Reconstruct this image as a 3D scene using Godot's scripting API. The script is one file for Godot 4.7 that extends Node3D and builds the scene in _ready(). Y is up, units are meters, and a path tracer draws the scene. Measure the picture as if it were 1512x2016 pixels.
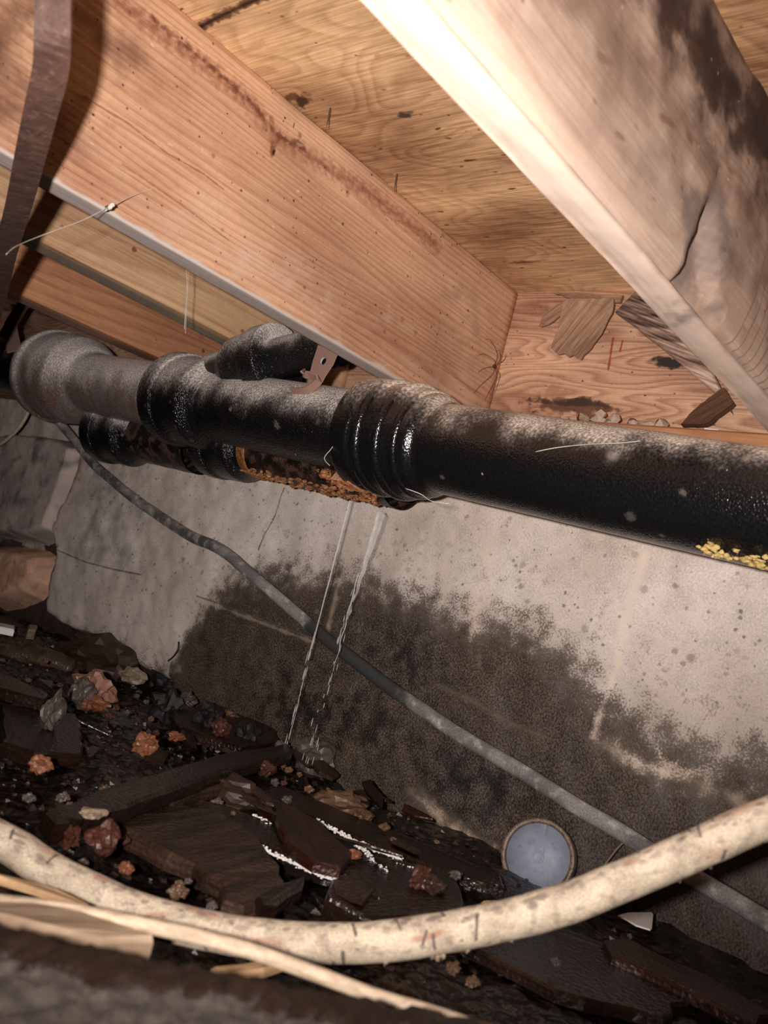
extends Node3D
# A crawl space under a timber floor: leaking cast iron drain in front of a damp concrete wall.

const GREY_DARK := Vector2(0.595, 0.678)   # the stretch of the grey cable that the water has washed clean

var GAP: Array = [P(-1.814,0.247),P(-1.775,0.207),P(-1.762,0.175),P(-1.769,0.140),P(-1.758,0.098),P(-1.736,0.074),P(-1.677,0.065),P(-1.593,0.062),P(-1.494,0.066),P(-1.425,0.049),P(-1.339,0.041),P(-1.278,0.043),P(-1.302,-0.038),P(-2.252,-0.280),P(-2.928,0.629),P(-1.887,0.645),P(-1.788,0.435),P(-1.791,0.342)]
var used := {}
var M := {}
var rng := RandomNumberGenerator.new()

# ---------------------------------------------------------------- small helpers
func V(x: float, y: float, z: float) -> Vector3: return Vector3(x, y, z)
func P(x: float, y: float) -> Vector2: return Vector2(x, y)

func numbered(called: String) -> String:
	var n: int = used.get(called, 0)
	used[called] = n + 1
	return called if n == 0 else "%s_%03d" % [called, n]

func tag(o: Node3D, label: String, category := "", group := "", kind := "") -> Node3D:
	o.set_meta("label", label)
	if category != "": o.set_meta("category", category)
	if group != "": o.set_meta("group", group)
	if kind != "": o.set_meta("kind", kind)
	return o

func thing(called: String, label: String, category: String, at := Vector3.ZERO, group := "", basis_ := Basis()) -> Node3D:
	var o := Node3D.new()
	o.name = numbered(called)
	o.transform = Transform3D(basis_, at)
	add_child(o, true)
	tag(o, label, category, group)
	return o

func part(called: String, mesh: Mesh, m: Material, parent: Node3D, at := Vector3.ZERO, basis_ := Basis()) -> MeshInstance3D:
	var o := MeshInstance3D.new()
	o.name = called if parent != self else numbered(called)
	o.mesh = mesh
	o.material_override = m
	o.transform = Transform3D(basis_, at)
	o.cast_shadow = GeometryInstance3D.SHADOW_CASTING_SETTING_ON
	parent.add_child(o, true)
	return o

func solo(called: String, mesh: Mesh, m: Material, label: String, category: String, at := Vector3.ZERO, basis_ := Basis(), group := "") -> MeshInstance3D:
	var o := part(called, mesh, m, self, at, basis_)
	tag(o, label, category, group)
	return o

func struct(called: String, mesh: Mesh, m: Material, label: String, category: String, at := Vector3.ZERO, basis_ := Basis()) -> MeshInstance3D:
	var o := part(called, mesh, m, self, at, basis_)
	tag(o, label, category, "", "structure")
	return o

func along(d: Vector3) -> Basis:       # x axis along d, y as near to up as it can be
	var x := d.normalized()
	var up := Vector3.UP if absf(x.y) < 0.95 else Vector3.BACK
	var z := x.cross(up).normalized()
	return Basis(x, z.cross(x).normalized(), z)

# ---------------------------------------------------------------- mesh builders
func tri(st: SurfaceTool, a: Vector3, b: Vector3, c: Vector3, outward: Vector3) -> void:
	if (c - a).cross(b - a).dot(outward) < 0.0:
		var t := b
		b = c
		c = t
	for p in [a, b, c]:
		st.set_uv(Vector2(p.x, p.z))
		st.add_vertex(p)

func quad(st: SurfaceTool, a: Vector3, b: Vector3, c: Vector3, d: Vector3, outward: Vector3) -> void:
	tri(st, a, b, c, outward)
	tri(st, a, c, d, outward)

func grid(nu: int, nv: int, f: Callable, flip := false, uvs := Vector2.ONE, uvo := Vector2.ZERO) -> ArrayMesh:   # outward = Pu x Pv
	var st := SurfaceTool.new()
	st.begin(Mesh.PRIMITIVE_TRIANGLES)
	st.set_smooth_group(0)
	for j in nv + 1:
		for i in nu + 1:
			var u := float(i) / nu
			var v := float(j) / nv
			st.set_uv(Vector2(u, v) * uvs + uvo)
			st.add_vertex(f.call(u, v))
	for j in nv:
		for i in nu:
			var a := j * (nu + 1) + i
			var b := a + 1
			var c := a + nu + 2
			var d := a + nu + 1
			for k in ([a, b, c, a, c, d] if flip else [a, c, b, a, d, c]):
				st.add_index(k)
	st.generate_normals()
	return st.commit()

func lathe(profile: Array, sides: int, wob := 0.0, uo := 0.0, seed_ := 1) -> ArrayMesh:      # profile of (x, radius), turned about the x axis
	var n := FastNoiseLite.new()
	n.seed = seed_
	n.frequency = 14.0
	var last := profile.size() - 1
	var st := SurfaceTool.new()
	st.begin(Mesh.PRIMITIVE_TRIANGLES)
	st.set_smooth_group(0)
	var run := uo
	for i in last + 1:
		var p: Vector2 = profile[i]
		if i > 0: run += p.distance_to(profile[i - 1])
		for j in sides + 1:
			var a := TAU * j / sides
			var q := Vector3(p.x, p.y * cos(a), p.y * sin(a))
			if wob > 0.0 and p.y > 0.001:
				var k := 1.0 + wob * n.get_noise_3dv(q) / p.y
				q = Vector3(q.x, q.y * k, q.z * k)
			st.set_uv(Vector2(run / 0.6, float(j) / sides))
			st.add_vertex(q)
	for i in last:
		for j in sides:
			var a := i * (sides + 1) + j
			var b := a + sides + 1
			for k in [a, b, b + 1, a, b + 1, a + 1]: st.add_index(k)
	st.generate_normals()
	return st.commit()

func smooth_profile(pts: Array, r := 0.004) -> Array:      # rounds the corners of a profile
	var o := [pts[0]]
	for i in range(1, pts.size() - 1):
		var a: Vector2 = pts[i - 1]
		var b: Vector2 = pts[i]
		var c: Vector2 = pts[i + 1]
		var ra := minf(r, a.distance_to(b) * 0.45)
		var rc := minf(r, b.distance_to(c) * 0.45)
		var s := b + (a - b).normalized() * ra
		var e := b + (c - b).normalized() * rc
		for k in 4:
			var t := k / 3.0
			o.append(s.lerp(b, t).lerp(b.lerp(e, t), t))
	o.append(pts[pts.size() - 1])
	return o

func stretch(pts: Array, step := 0.02) -> Array:            # adds points along the straight runs of a profile
	var o := [pts[0]]
	for i in range(1, pts.size()):
		var a: Vector2 = pts[i - 1]
		var b: Vector2 = pts[i]
		var n := maxi(1, int(a.distance_to(b) / step))
		for k in n: o.append(a.lerp(b, (k + 1.0) / n))
	return o

func curve(pts: Array, per := 8) -> Array:                  # Catmull-Rom through the points
	var o := []
	var n := pts.size()
	for i in n - 1:
		var a: Vector3 = pts[maxi(i - 1, 0)]
		var b: Vector3 = pts[i]
		var c: Vector3 = pts[i + 1]
		var d: Vector3 = pts[mini(i + 2, n - 1)]
		for k in per: o.append(b.cubic_interpolate(c, a, d, float(k) / per))
	o.append(pts[n - 1])
	return o

func tube(pts: Array, radius: float, sides := 12, flat_ := 1.0, wob := 0.0, taper := 1.0, seed_ := 3) -> ArrayMesh:
	var n := FastNoiseLite.new()
	n.seed = seed_
	n.frequency = 22.0
	var st := SurfaceTool.new()
	st.begin(Mesh.PRIMITIVE_TRIANGLES)
	st.set_smooth_group(0)
	var last := pts.size() - 1
	var side := Vector3.UP.cross(pts[1] - pts[0])
	if side.length() < 1e-5: side = Vector3.RIGHT
	side = side.normalized()
	var run := 0.0
	for i in last + 1:
		var t: Vector3 = (pts[mini(i + 1, last)] - pts[maxi(i - 1, 0)]).normalized()
		side = (side - t * side.dot(t)).normalized()
		var up := t.cross(side)
		if i > 0: run += (pts[i] as Vector3).distance_to(pts[i - 1])
		var r := radius * lerpf(1.0, taper, float(i) / last)
		for j in sides + 1:
			var a := TAU * j / sides
			var d := up * cos(a) + side * sin(a) * flat_
			var q: Vector3 = pts[i] + d * r
			if wob > 0.0: q += d * n.get_noise_3dv(q) * wob
			st.set_uv(Vector2(run, float(j) / sides))
			st.add_vertex(q)
	for i in last:
		for j in sides:
			var a := i * (sides + 1) + j
			var b := a + sides + 1
			for k in [a, b + 1, b, a, a + 1, b + 1]: st.add_index(k)
	for e in [0, last]:                                     # round off the ends
		var c: Vector3 = pts[e]
		var out: Vector3 = (pts[e] - pts[1 if e == 0 else last - 1]).normalized()
		var base := st
		var r := radius * lerpf(1.0, taper, float(e) / last)
		var first := (last + 1) * (sides + 1) + (0 if e == 0 else 1)
		st.set_uv(Vector2(run if e else 0.0, 0.5))
		base.add_vertex(c + out * r * 0.4)
		for j in sides:
			var a: int = e * (sides + 1) + j
			for k in ([a, first, a + 1] if e == 0 else [a, a + 1, first]): st.add_index(k)
	st.generate_normals()
	return st.commit()

func centre(poly: Array) -> Vector2:
	var c := Vector2.ZERO
	for p in poly: c += p
	return c / poly.size()

func slab(poly: Array, th: float, bev: float, jit := 0.0, step := 0.02, bump := 0.0, seed_ := 1) -> ArrayMesh:    # a flat piece: outline in (x, z) about its centre, top at y = 0
	var r := RandomNumberGenerator.new()
	r.seed = seed_
	var c := centre(poly)
	var ring := []
	for i in poly.size():
		var a: Vector2 = poly[i]
		var b: Vector2 = poly[(i + 1) % poly.size()]
		var n := clampi(int(a.distance_to(b) / step), 1, 12)
		for k in n: ring.append(a.lerp(b, float(k) / n) - c + Vector2(r.randf_range(-jit, jit), r.randf_range(-jit, jit)))
	if Geometry2D.is_polygon_clockwise(PackedVector2Array(ring)): ring.reverse()
	var inner := []
	for i in ring.size():
		var a: Vector2 = ring[(i + ring.size() - 1) % ring.size()]
		var b: Vector2 = ring[i]
		var d: Vector2 = ring[(i + 1) % ring.size()]
		var e := (d - a).normalized()
		inner.append(b + Vector2(-e.y, e.x) * bev)
	var st := SurfaceTool.new()
	st.begin(Mesh.PRIMITIVE_TRIANGLES)
	st.set_smooth_group(-1)
	var h := []
	for p in inner: h.append(r.randf_range(-bump, bump))
	var m := ring.size()
	for i in m:
		var k := (i + 1) % m
		var a: Vector2 = ring[i]
		var b: Vector2 = ring[k]
		var e := (b - a).normalized()
		var out := Vector3(e.y, 0, -e.x)
		var a1 := Vector3(a.x, -bev, a.y)
		var b1 := Vector3(b.x, -bev, b.y)
		quad(st, Vector3(a.x, -th, a.y), Vector3(b.x, -th, b.y), b1, a1, out)
		quad(st, a1, b1, Vector3(inner[k].x, h[k], inner[k].y), Vector3(inner[i].x, h[i], inner[i].y), out + Vector3.UP)
	var t := Geometry2D.triangulate_polygon(PackedVector2Array(inner))
	if t.is_empty():
		t = Geometry2D.triangulate_polygon(PackedVector2Array(ring))
	for i in range(0, t.size(), 3):
		var a := Vector3(inner[t[i]].x, h[t[i]], inner[t[i]].y)
		var b := Vector3(inner[t[i + 1]].x, h[t[i + 1]], inner[t[i + 1]].y)
		var d := Vector3(inner[t[i + 2]].x, h[t[i + 2]], inner[t[i + 2]].y)
		tri(st, a, b, d, Vector3.UP)
		tri(st, a - V(0, th, 0), b - V(0, th, 0), d - V(0, th, 0), Vector3.DOWN)
	st.generate_normals()
	return st.commit()

func long_axis(poly: Array) -> float:        # the angle of the longest edge pair, so that grain runs along a plank
	var best := 0.0
	var ang := 0.0
	for i in poly.size():
		var e: Vector2 = poly[(i + 1) % poly.size()] - poly[i]
		if e.length() > best:
			best = e.length()
			ang = e.angle()
	return ang

func turned(poly: Array, ang: float) -> Array:
	var o := []
	for p in poly: o.append((p as Vector2).rotated(-ang))
	return o

func lying(called: String, poly: Array, y: float, th: float, m: Material, label: String, category: String, group := "", opt := {}) -> MeshInstance3D:
	var ang := long_axis(poly)
	var c := centre(poly)
	var mesh := slab(turned(poly, ang), th, opt.get("bev", 0.0025), opt.get("jit", 0.0015), opt.get("step", 0.02), opt.get("bump", 0.001), opt.get("seed", 1))
	var b := Basis(Vector3.UP, -ang) * Basis.from_euler(Vector3(opt.get("tx", 0.0), 0, opt.get("tz", 0.0)))
	return solo(called, mesh, m, label, category, V(c.x, y, c.y), b, group)

func standing(poly: Array, th: float, bev := 0.002, jit := 0.001, step := 0.02, bump := 0.0, seed_ := 1, ang := 0.0) -> ArrayMesh:   # outline in wall (x, y) about its centre
	var o := []
	for p in poly: o.append(Vector2(p.x, -p.y).rotated(-ang))
	return slab(o, th, bev, jit, step, bump, seed_)

var FACING := Basis(Vector3.RIGHT, PI / 2)    # turns a slab's top towards +z

func rock(seed_: int, level := 2, rough := 0.35, smooth := false) -> ArrayMesh:
	var n := FastNoiseLite.new()
	n.seed = seed_
	n.frequency = 0.9
	n.fractal_octaves = 3
	var n2 := FastNoiseLite.new()
	n2.seed = seed_ + 9
	n2.frequency = 1.6
	n2.fractal_type = FastNoiseLite.FRACTAL_NONE
	n.fractal_octaves = 2
	var faces := []
	var ax := [Vector3.RIGHT, Vector3.UP, Vector3.BACK, Vector3.LEFT, Vector3.DOWN, Vector3.FORWARD]
	for s in [[0, 1, 2], [0, 1, 5], [0, 4, 2], [0, 4, 5], [3, 1, 2], [3, 1, 5], [3, 4, 2], [3, 4, 5]]:
		faces.append([ax[s[0]], ax[s[1]], ax[s[2]]])
	for k in level:
		var more := []
		for f in faces:
			var a: Vector3 = (f[0] + f[1]).normalized()
			var b: Vector3 = (f[1] + f[2]).normalized()
			var c: Vector3 = (f[2] + f[0]).normalized()
			more.append_array([[f[0], a, c], [a, f[1], b], [c, b, f[2]], [a, b, c]])
		faces = more
	var st := SurfaceTool.new()
	st.begin(Mesh.PRIMITIVE_TRIANGLES)
	st.set_smooth_group(0 if smooth else -1)
	for f in faces:
		var q := []
		for p in f: q.append(p * (1.0 + rough * n.get_noise_3dv(p * 1.2) * 1.5 + rough * 0.2 * n2.get_noise_3dv(p)))
		tri(st, q[0], q[1], q[2], q[0] + q[1] + q[2])
	st.generate_normals()
	return st.commit()

func lumps(where: Array, seed_: int, level := 1) -> ArrayMesh:      # many small lumps joined: [position, size]
	var st := SurfaceTool.new()
	st.begin(Mesh.PRIMITIVE_TRIANGLES)
	var forms := [rock(seed_, level, 0.4), rock(seed_ + 1, level, 0.4), rock(seed_ + 2, level, 0.4)]
	var r := RandomNumberGenerator.new()
	r.seed = seed_
	for w in where:
		var b := Basis.from_euler(Vector3(r.randf() * 6.0, r.randf() * 6.0, r.randf() * 6.0)).scaled(Vector3.ONE)
		var s: Vector3 = w[1]
		st.append_from(forms[r.randi() % 3], 0, Transform3D(Basis.from_scale(s) * b, w[0]))
	return st.commit()

func box(size: Vector3, bev := 0.002) -> ArrayMesh:
	var x := size.x / 2
	var z := size.z / 2
	var m := slab([P(-x, -z), P(x, -z), P(x, z), P(-x, z)], size.y, bev, 0.0, 10.0)
	return m

func sdf(p: Vector2, poly: Array) -> float:      # negative inside
	var d := 1e9
	var inside := false
	var j := poly.size() - 1
	for i in poly.size():
		var a: Vector2 = poly[i]
		var b: Vector2 = poly[j]
		var e := b - a
		var w := p - a
		d = minf(d, (w - e * clampf(w.dot(e) / e.length_squared(), 0.0, 1.0)).length_squared())
		if (a.y > p.y) != (b.y > p.y) and p.x < (b.x - a.x) * (p.y - a.y) / (b.y - a.y) + a.x: inside = not inside
		j = i
	return -sqrt(d) if inside else sqrt(d)

# a board running along x from 0 to len_: its outline is walked from the top of the +z face, down it, across the bottom, up the back, across the top
func board(len_: float, h: float, w: float, nu: int, carve = null, uo := 0.0, ulen := 1.2) -> ArrayMesh:
	var ring := []
	var r := 0.003
	for k in 29: ring.append([Vector2(w / 2, lerpf(h - r, r, k / 28.0)), Vector2(1, 0)])
	for k in [1, 2]: ring.append([Vector2(w / 2 - r + r * cos(k * PI / 6), r - r * sin(k * PI / 6)), Vector2(cos(k * PI / 6), -sin(k * PI / 6))])
	for k in 7: ring.append([Vector2(lerpf(w / 2 - r, -w / 2 + r, k / 6.0), 0), Vector2(0, -1)])
	for k in [1, 2]: ring.append([Vector2(-w / 2 + r - r * sin(k * PI / 6), r - r * cos(k * PI / 6)), Vector2(-1, 0)])
	for k in 5: ring.append([Vector2(-w / 2, lerpf(r, h - r, k / 4.0)), Vector2(-1, 0)])
	ring.append([Vector2(-w / 2 + r, h), Vector2(0, 1)])
	ring.append([Vector2(w / 2 - r, h), Vector2(0, 1)])
	ring.append(ring[0])
	var at := [0.0]
	for i in range(1, ring.size()): at.append(at[i - 1] + (ring[i][0] as Vector2).distance_to(ring[i - 1][0]))
	var total: float = at[ring.size() - 1]
	var st := SurfaceTool.new()
	st.begin(Mesh.PRIMITIVE_TRIANGLES)
	st.set_smooth_group(0)
	var m := ring.size()
	for i in nu + 1:
		var x := len_ * i / nu
		for j in m:
			var q: Vector2 = ring[j][0]
			if carve != null: q -= ring[j][1] * (carve as Callable).call(x, q.y, q.x)
			st.set_uv(Vector2((x + uo) / ulen, at[j] / total))
			st.add_vertex(Vector3(x, q.y, q.x))
	for i in nu:
		for j in m - 1:
			var a := i * m + j
			var b := a + m
			for k in [a, b + 1, b, a, a + 1, b + 1]: st.add_index(k)
	for e in [0, nu]:                                       # end grain
		var first := (nu + 1) * m + (0 if e == 0 else 1)
		st.set_uv(Vector2(uo / ulen, 0.2))
		st.add_vertex(Vector3(len_ * e / nu, h / 2, 0))
		for j in m - 1:
			var a: int = e * m + j
			for k in ([a, first, a + 1] if e == 0 else [a, a + 1, first]): st.add_index(k)
	st.generate_normals()
	return st.commit()

# ---------------------------------------------------------------- textures
func nz(w: int, h: int, freq: float, seed_: int, oct := 3, sx := 1, sy := 1, kind := 1) -> PackedByteArray:
	var n := FastNoiseLite.new()
	n.noise_type = [FastNoiseLite.TYPE_SIMPLEX, FastNoiseLite.TYPE_SIMPLEX_SMOOTH, FastNoiseLite.TYPE_CELLULAR][kind]
	n.seed = seed_
	n.frequency = freq
	n.fractal_octaves = oct
	if oct == 1: n.fractal_type = FastNoiseLite.FRACTAL_NONE
	var im := n.get_image(w / sx, h / sy)
	im.convert(Image.FORMAT_L8)
	if sx > 1 or sy > 1: im.resize(w, h, Image.INTERPOLATE_CUBIC)
	return im.get_data()

class Tex:
	var w: int
	var h: int
	var d: PackedByteArray
	var n: PackedByteArray
	var n2: PackedByteArray
	func _init(w_: int, h_: int):
		w = w_
		h = h_
		d.resize(w * h * 3)
	func put(i: int, r: float, g: float, b: float, a: float) -> void:
		var k := i * 3
		d[k] = clampi(int(lerpf(d[k], r, a)), 0, 255)
		d[k + 1] = clampi(int(lerpf(d[k + 1], g, a)), 0, 255)
		d[k + 2] = clampi(int(lerpf(d[k + 2], b, a)), 0, 255)
	# a soft stain: centre and radii in pixels, ragged by the noise n
	func dab(cx: float, cy: float, rx: float, ry: float, ang: float, c: Color, a: float, ragged := 0.5, edge := 0.5) -> void:
		var R := maxf(rx, ry) * (1.0 + ragged * 0.5)
		var cs := cos(ang)
		var sn := sin(ang)
		for y in range(maxi(0, int(cy - R)), mini(h, int(cy + R) + 1)):
			for x in range(maxi(0, int(cx - R)), mini(w, int(cx + R) + 1)):
				var dx := x - cx
				var dy := y - cy
				var q := Vector2((dx * cs + dy * sn) / rx, (dy * cs - dx * sn) / ry).length()
				var i := y * w + x
				q += (n[i] - 128) / 128.0 * ragged
				if n2: q += (n2[i] - 128) / 128.0 * ragged * 0.6
				if q < 1.0: put(i, c.r * 255, c.g * 255, c.b * 255, a * smoothstep(1.0, edge, q))
	func stroke(pts: Array, wd: float, c: Color, a: float, ragged := 0.5, edge := 0.3) -> void:
		var done := PackedFloat32Array()
		done.resize(w * h)
		var R := wd * (1.0 + ragged * 0.5) + 1
		for k in pts.size() - 1:
			var p: Vector2 = pts[k]
			var q: Vector2 = pts[k + 1]
			var e := q - p
			var l2 := maxf(e.length_squared(), 0.01)
			for y in range(maxi(0, int(minf(p.y, q.y) - R)), mini(h, int(maxf(p.y, q.y) + R) + 1)):
				for x in range(maxi(0, int(minf(p.x, q.x) - R)), mini(w, int(maxf(p.x, q.x) + R) + 1)):
					var f := Vector2(x, y) - p
					var s := (f - e * clampf(f.dot(e) / l2, 0.0, 1.0)).length() / wd
					if s > 1.8: continue
					var i := y * w + x
					s += (n[i] - 128) / 128.0 * ragged
					if n2: s += (n2[i] - 128) / 128.0 * ragged * 0.8
					if s >= 1.0: continue
					var z := a * smoothstep(1.0, edge, s)
					var was := done[i]
					if z > was + 0.01:
						put(i, c.r * 255, c.g * 255, c.b * 255, (z - was) / (1.0 - was))
						done[i] = z
	func specks(count: int, r0: float, r1: float, c: Color, a: float, seed_: int, y0 := 0.0, y1 := 1.0, long_ := 1.0) -> void:
		var r := RandomNumberGenerator.new()
		r.seed = seed_
		for k in count:
			var s := r.randf_range(r0, r1)
			dab(r.randf() * w, r.randf_range(y0, y1) * h, s * r.randf_range(1.0, long_), s, r.randf_range(-0.4, 0.4), c, a * r.randf_range(0.4, 1.0), 0.4, 0.4)
	func texture() -> ImageTexture:
		return ImageTexture.create_from_image(Image.create_from_data(w, h, false, Image.FORMAT_RGB8, d))

func grey_texture(w: int, h: int, b: PackedByteArray) -> ImageTexture:
	return ImageTexture.create_from_image(Image.create_from_data(w, h, false, Image.FORMAT_L8, b))

func bump_texture(w: int, h: int, b: PackedByteArray, k: float) -> ImageTexture:
	var im := Image.create_from_data(w, h, false, Image.FORMAT_L8, b)
	im.convert(Image.FORMAT_RGBA8)
	im.bump_map_to_normal_map(k)
	return ImageTexture.create_from_image(im)

# wood seen on the flat: rings along u, warped by long noise; light and dark are the early and late wood
func wood(w: int, h: int, light: Color, dark: Color, seed_: int, rings: float, warp: float, ring := 0.8, fibre := 0.35, blotch := 0.5, sx := 8) -> Tex:
	var t := Tex.new(w, h)
	var A := nz(w, h, 0.006, seed_, 2, sx, 1)
	var F := nz(w, h, 0.25, seed_ + 1, 2, 32, 1)
	var B := nz(w, h, 0.006, seed_ + 2, 3, 4, 2)
	t.n = nz(w, h, 0.05, seed_ + 3, 3)
	var ka := warp / 255.0
	var kf := fibre / 128.0
	var kb := blotch / 128.0
	var lr := light.r * 255
	var lg := light.g * 255
	var lb := light.b * 255
	var dr := dark.r * 255 - lr
	var dg := dark.g * 255 - lg
	var db := dark.b * 255 - lb
	var N := t.n
	var d := t.d
	for y in h:
		var base := y * rings / h
		for x in w:
			var i := y * w + x
			var r := base + A[i] * ka
			var f := r - floorf(r)
			f = f * f * 1.5 if f < 0.8 else (1.0 - f) * 4.8
			var k := f * ring + (F[i] - 128) * kf + (B[i] - 128) * kb + (N[i] - 128) * 0.0008
			d[i * 3] = clampi(int(lr + dr * k), 0, 255)
			d[i * 3 + 1] = clampi(int(lg + dg * k), 0, 255)
			d[i * 3 + 2] = clampi(int(lb + db * k), 0, 255)
	t.d = d
	return t

# two or three tones laid over each other by noise
func mottle(w: int, h: int, a: Color, b: Color, c: Color, freq: float, seed_: int, fine := 0.25, share := 0.5, soft := 0.4) -> Tex:
	var t := Tex.new(w, h)
	var A := nz(w, h, freq, seed_, 4)
	var B := nz(w, h, freq * 2.7, seed_ + 1, 3)
	var C := nz(w, h, 0.35, seed_ + 2, 2)
	t.n = B
	var d := t.d
	for i in w * h:
		var k := smoothstep(0.25, 0.75, A[i] / 255.0)
		var q := smoothstep(share - soft * 0.3, share + soft, B[i] / 255.0)
		var f := 1.0 + (C[i] - 128) / 128.0 * fine
		d[i * 3] = clampi(int(lerpf(lerpf(a.r, b.r, k), c.r, q) * 255 * f), 0, 255)
		d[i * 3 + 1] = clampi(int(lerpf(lerpf(a.g, b.g, k), c.g, q) * 255 * f), 0, 255)
		d[i * 3 + 2] = clampi(int(lerpf(lerpf(a.b, b.b, k), c.b, q) * 255 * f), 0, 255)
	t.d = d
	return t

# iron pipe: v runs round the pipe from its top; dust lies on the upper side, the rest is black paint
func iron(w: int, h: int, black: Color, dust: Color, lo: float, hi: float, rusty: float, seed_: int) -> Array:
	var t := Tex.new(w, h)
	var A := nz(w, h, 0.008, seed_, 4)
	var B := nz(w, h, 0.13, seed_ + 1, 3)
	var C := nz(w, h, 0.02, seed_ + 2, 4)
	t.n = B
	var rough := PackedByteArray()
	rough.resize(w * h)
	var rust := c8(118, 78, 60)
	var d := t.d
	for y in h:
		var up := cos(TAU * y / h)
		for x in w:
			var i := y * w + x
			var k := smoothstep(lo, hi, up + (A[i] - 128) / 128.0 * 0.32 + (B[i] - 128) / 128.0 * 0.12) * (0.82 + 0.18 * B[i] / 255.0)
			var q := smoothstep(0.62 - 0.35 * rusty, 0.95 - 0.3 * rusty, C[i] / 255.0 + (B[i] - 128) / 128.0 * 0.12) * rusty
			var f := 0.8 + 0.4 * B[i] / 255.0
			d[i * 3] = clampi(int(lerpf(lerpf(black.r, rust.r, q), dust.r, k) * 255 * f), 0, 255)
			d[i * 3 + 1] = clampi(int(lerpf(lerpf(black.g, rust.g, q), dust.g, k) * 255 * f), 0, 255)
			d[i * 3 + 2] = clampi(int(lerpf(lerpf(black.b, rust.b, q), dust.b, k) * 255 * f), 0, 255)
			rough[i] = clampi(int(56 + 180 * maxf(k, q * 0.8) + (B[i] - 128) * 0.2), 0, 255)
	t.d = d
	t.specks(46, 1.5, 5.0, dust, 0.75, seed_ + 5)
	t.specks(12, 4.0, 12.0, dust.darkened(0.15), 0.55, seed_ + 6, 0.05, 0.5, 2.0)
	return [t, rough]

func c8(r: int, g: int, b: int) -> Color: return Color8(r, g, b)

func mat(c: Color, rough := 0.8, tex: Texture2D = null, normal: Texture2D = null, nscale := 0.6, tri_scale := 0.0) -> StandardMaterial3D:
	var m := StandardMaterial3D.new()
	m.albedo_color = c
	m.roughness = rough
	m.albedo_texture = tex
	if normal:
		m.normal_enabled = true
		m.normal_texture = normal
		m.normal_scale = nscale
	if tri_scale > 0.0:
		m.uv1_triplanar = true
		m.uv1_scale = Vector3.ONE * tri_scale
		m.uv1_offset = Vector3.ONE * 0.5
	return m

# ---------------------------------------------------------------- the scene
func _ready() -> void:
	rng.seed = 7
	# camera, a phone held about a quarter of a metre above the ground
	var cam := Camera3D.new()
	cam.name = "camera"
	cam.transform = Transform3D(Basis(V(0.753,0.247,-0.610), V(-0.127,0.964,0.233), V(0.646,-0.097,0.757)), V(0, 0.27, 0))
	cam.fov = 59.47
	var lens := CameraAttributesPhysical.new()
	lens.frustum_focal_length = 12.0 / tan(deg_to_rad(59.47 / 2.0))
	lens.frustum_focus_distance = 1.2
	lens.frustum_near = 0.02
	lens.frustum_far = 50.0
	lens.exposure_aperture = 6.0
	cam.attributes = lens
	cam.fov = 59.47
	add_child(cam)
	cam.current = true
	var we := WorldEnvironment.new()
	we.name = "environment"
	var env := Environment.new()
	env.background_mode = Environment.BG_COLOR
	env.background_color = Color(0, 0, 0)
	env.tonemap_mode = Environment.TONE_MAPPER_LINEAR
	env.tonemap_exposure = 1.0
	env.sdfgi_enabled = true
	env.ssao_enabled = true
	env.ssil_enabled = true
	we.environment = env
	add_child(we)
	# the hand-held torch just up and left of the lens: the only light down here
	var torch := SpotLight3D.new()
	torch.name = "torch_light"
	torch.position = V(-0.024,0.277,0.061)
	torch.look_at_from_position(torch.position, V(-0.671,0.506,-0.718), Vector3.UP)
	torch.light_energy = 1.66
	torch.light_color = Color(1.0, 0.955, 0.93)
	torch.light_size = 0.01
	torch.spot_range = 8.0
	torch.spot_attenuation = 2.0
	torch.spot_angle = 46.0
	torch.spot_angle_attenuation = 1.0
	torch.shadow_enabled = true
	add_child(torch)

	make_materials()
	build_shell()
	build_joists()
	build_pipes()
	build_hangers()
	build_cables()
	build_water()
	build_floor_things()
	build_small_things()

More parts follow.
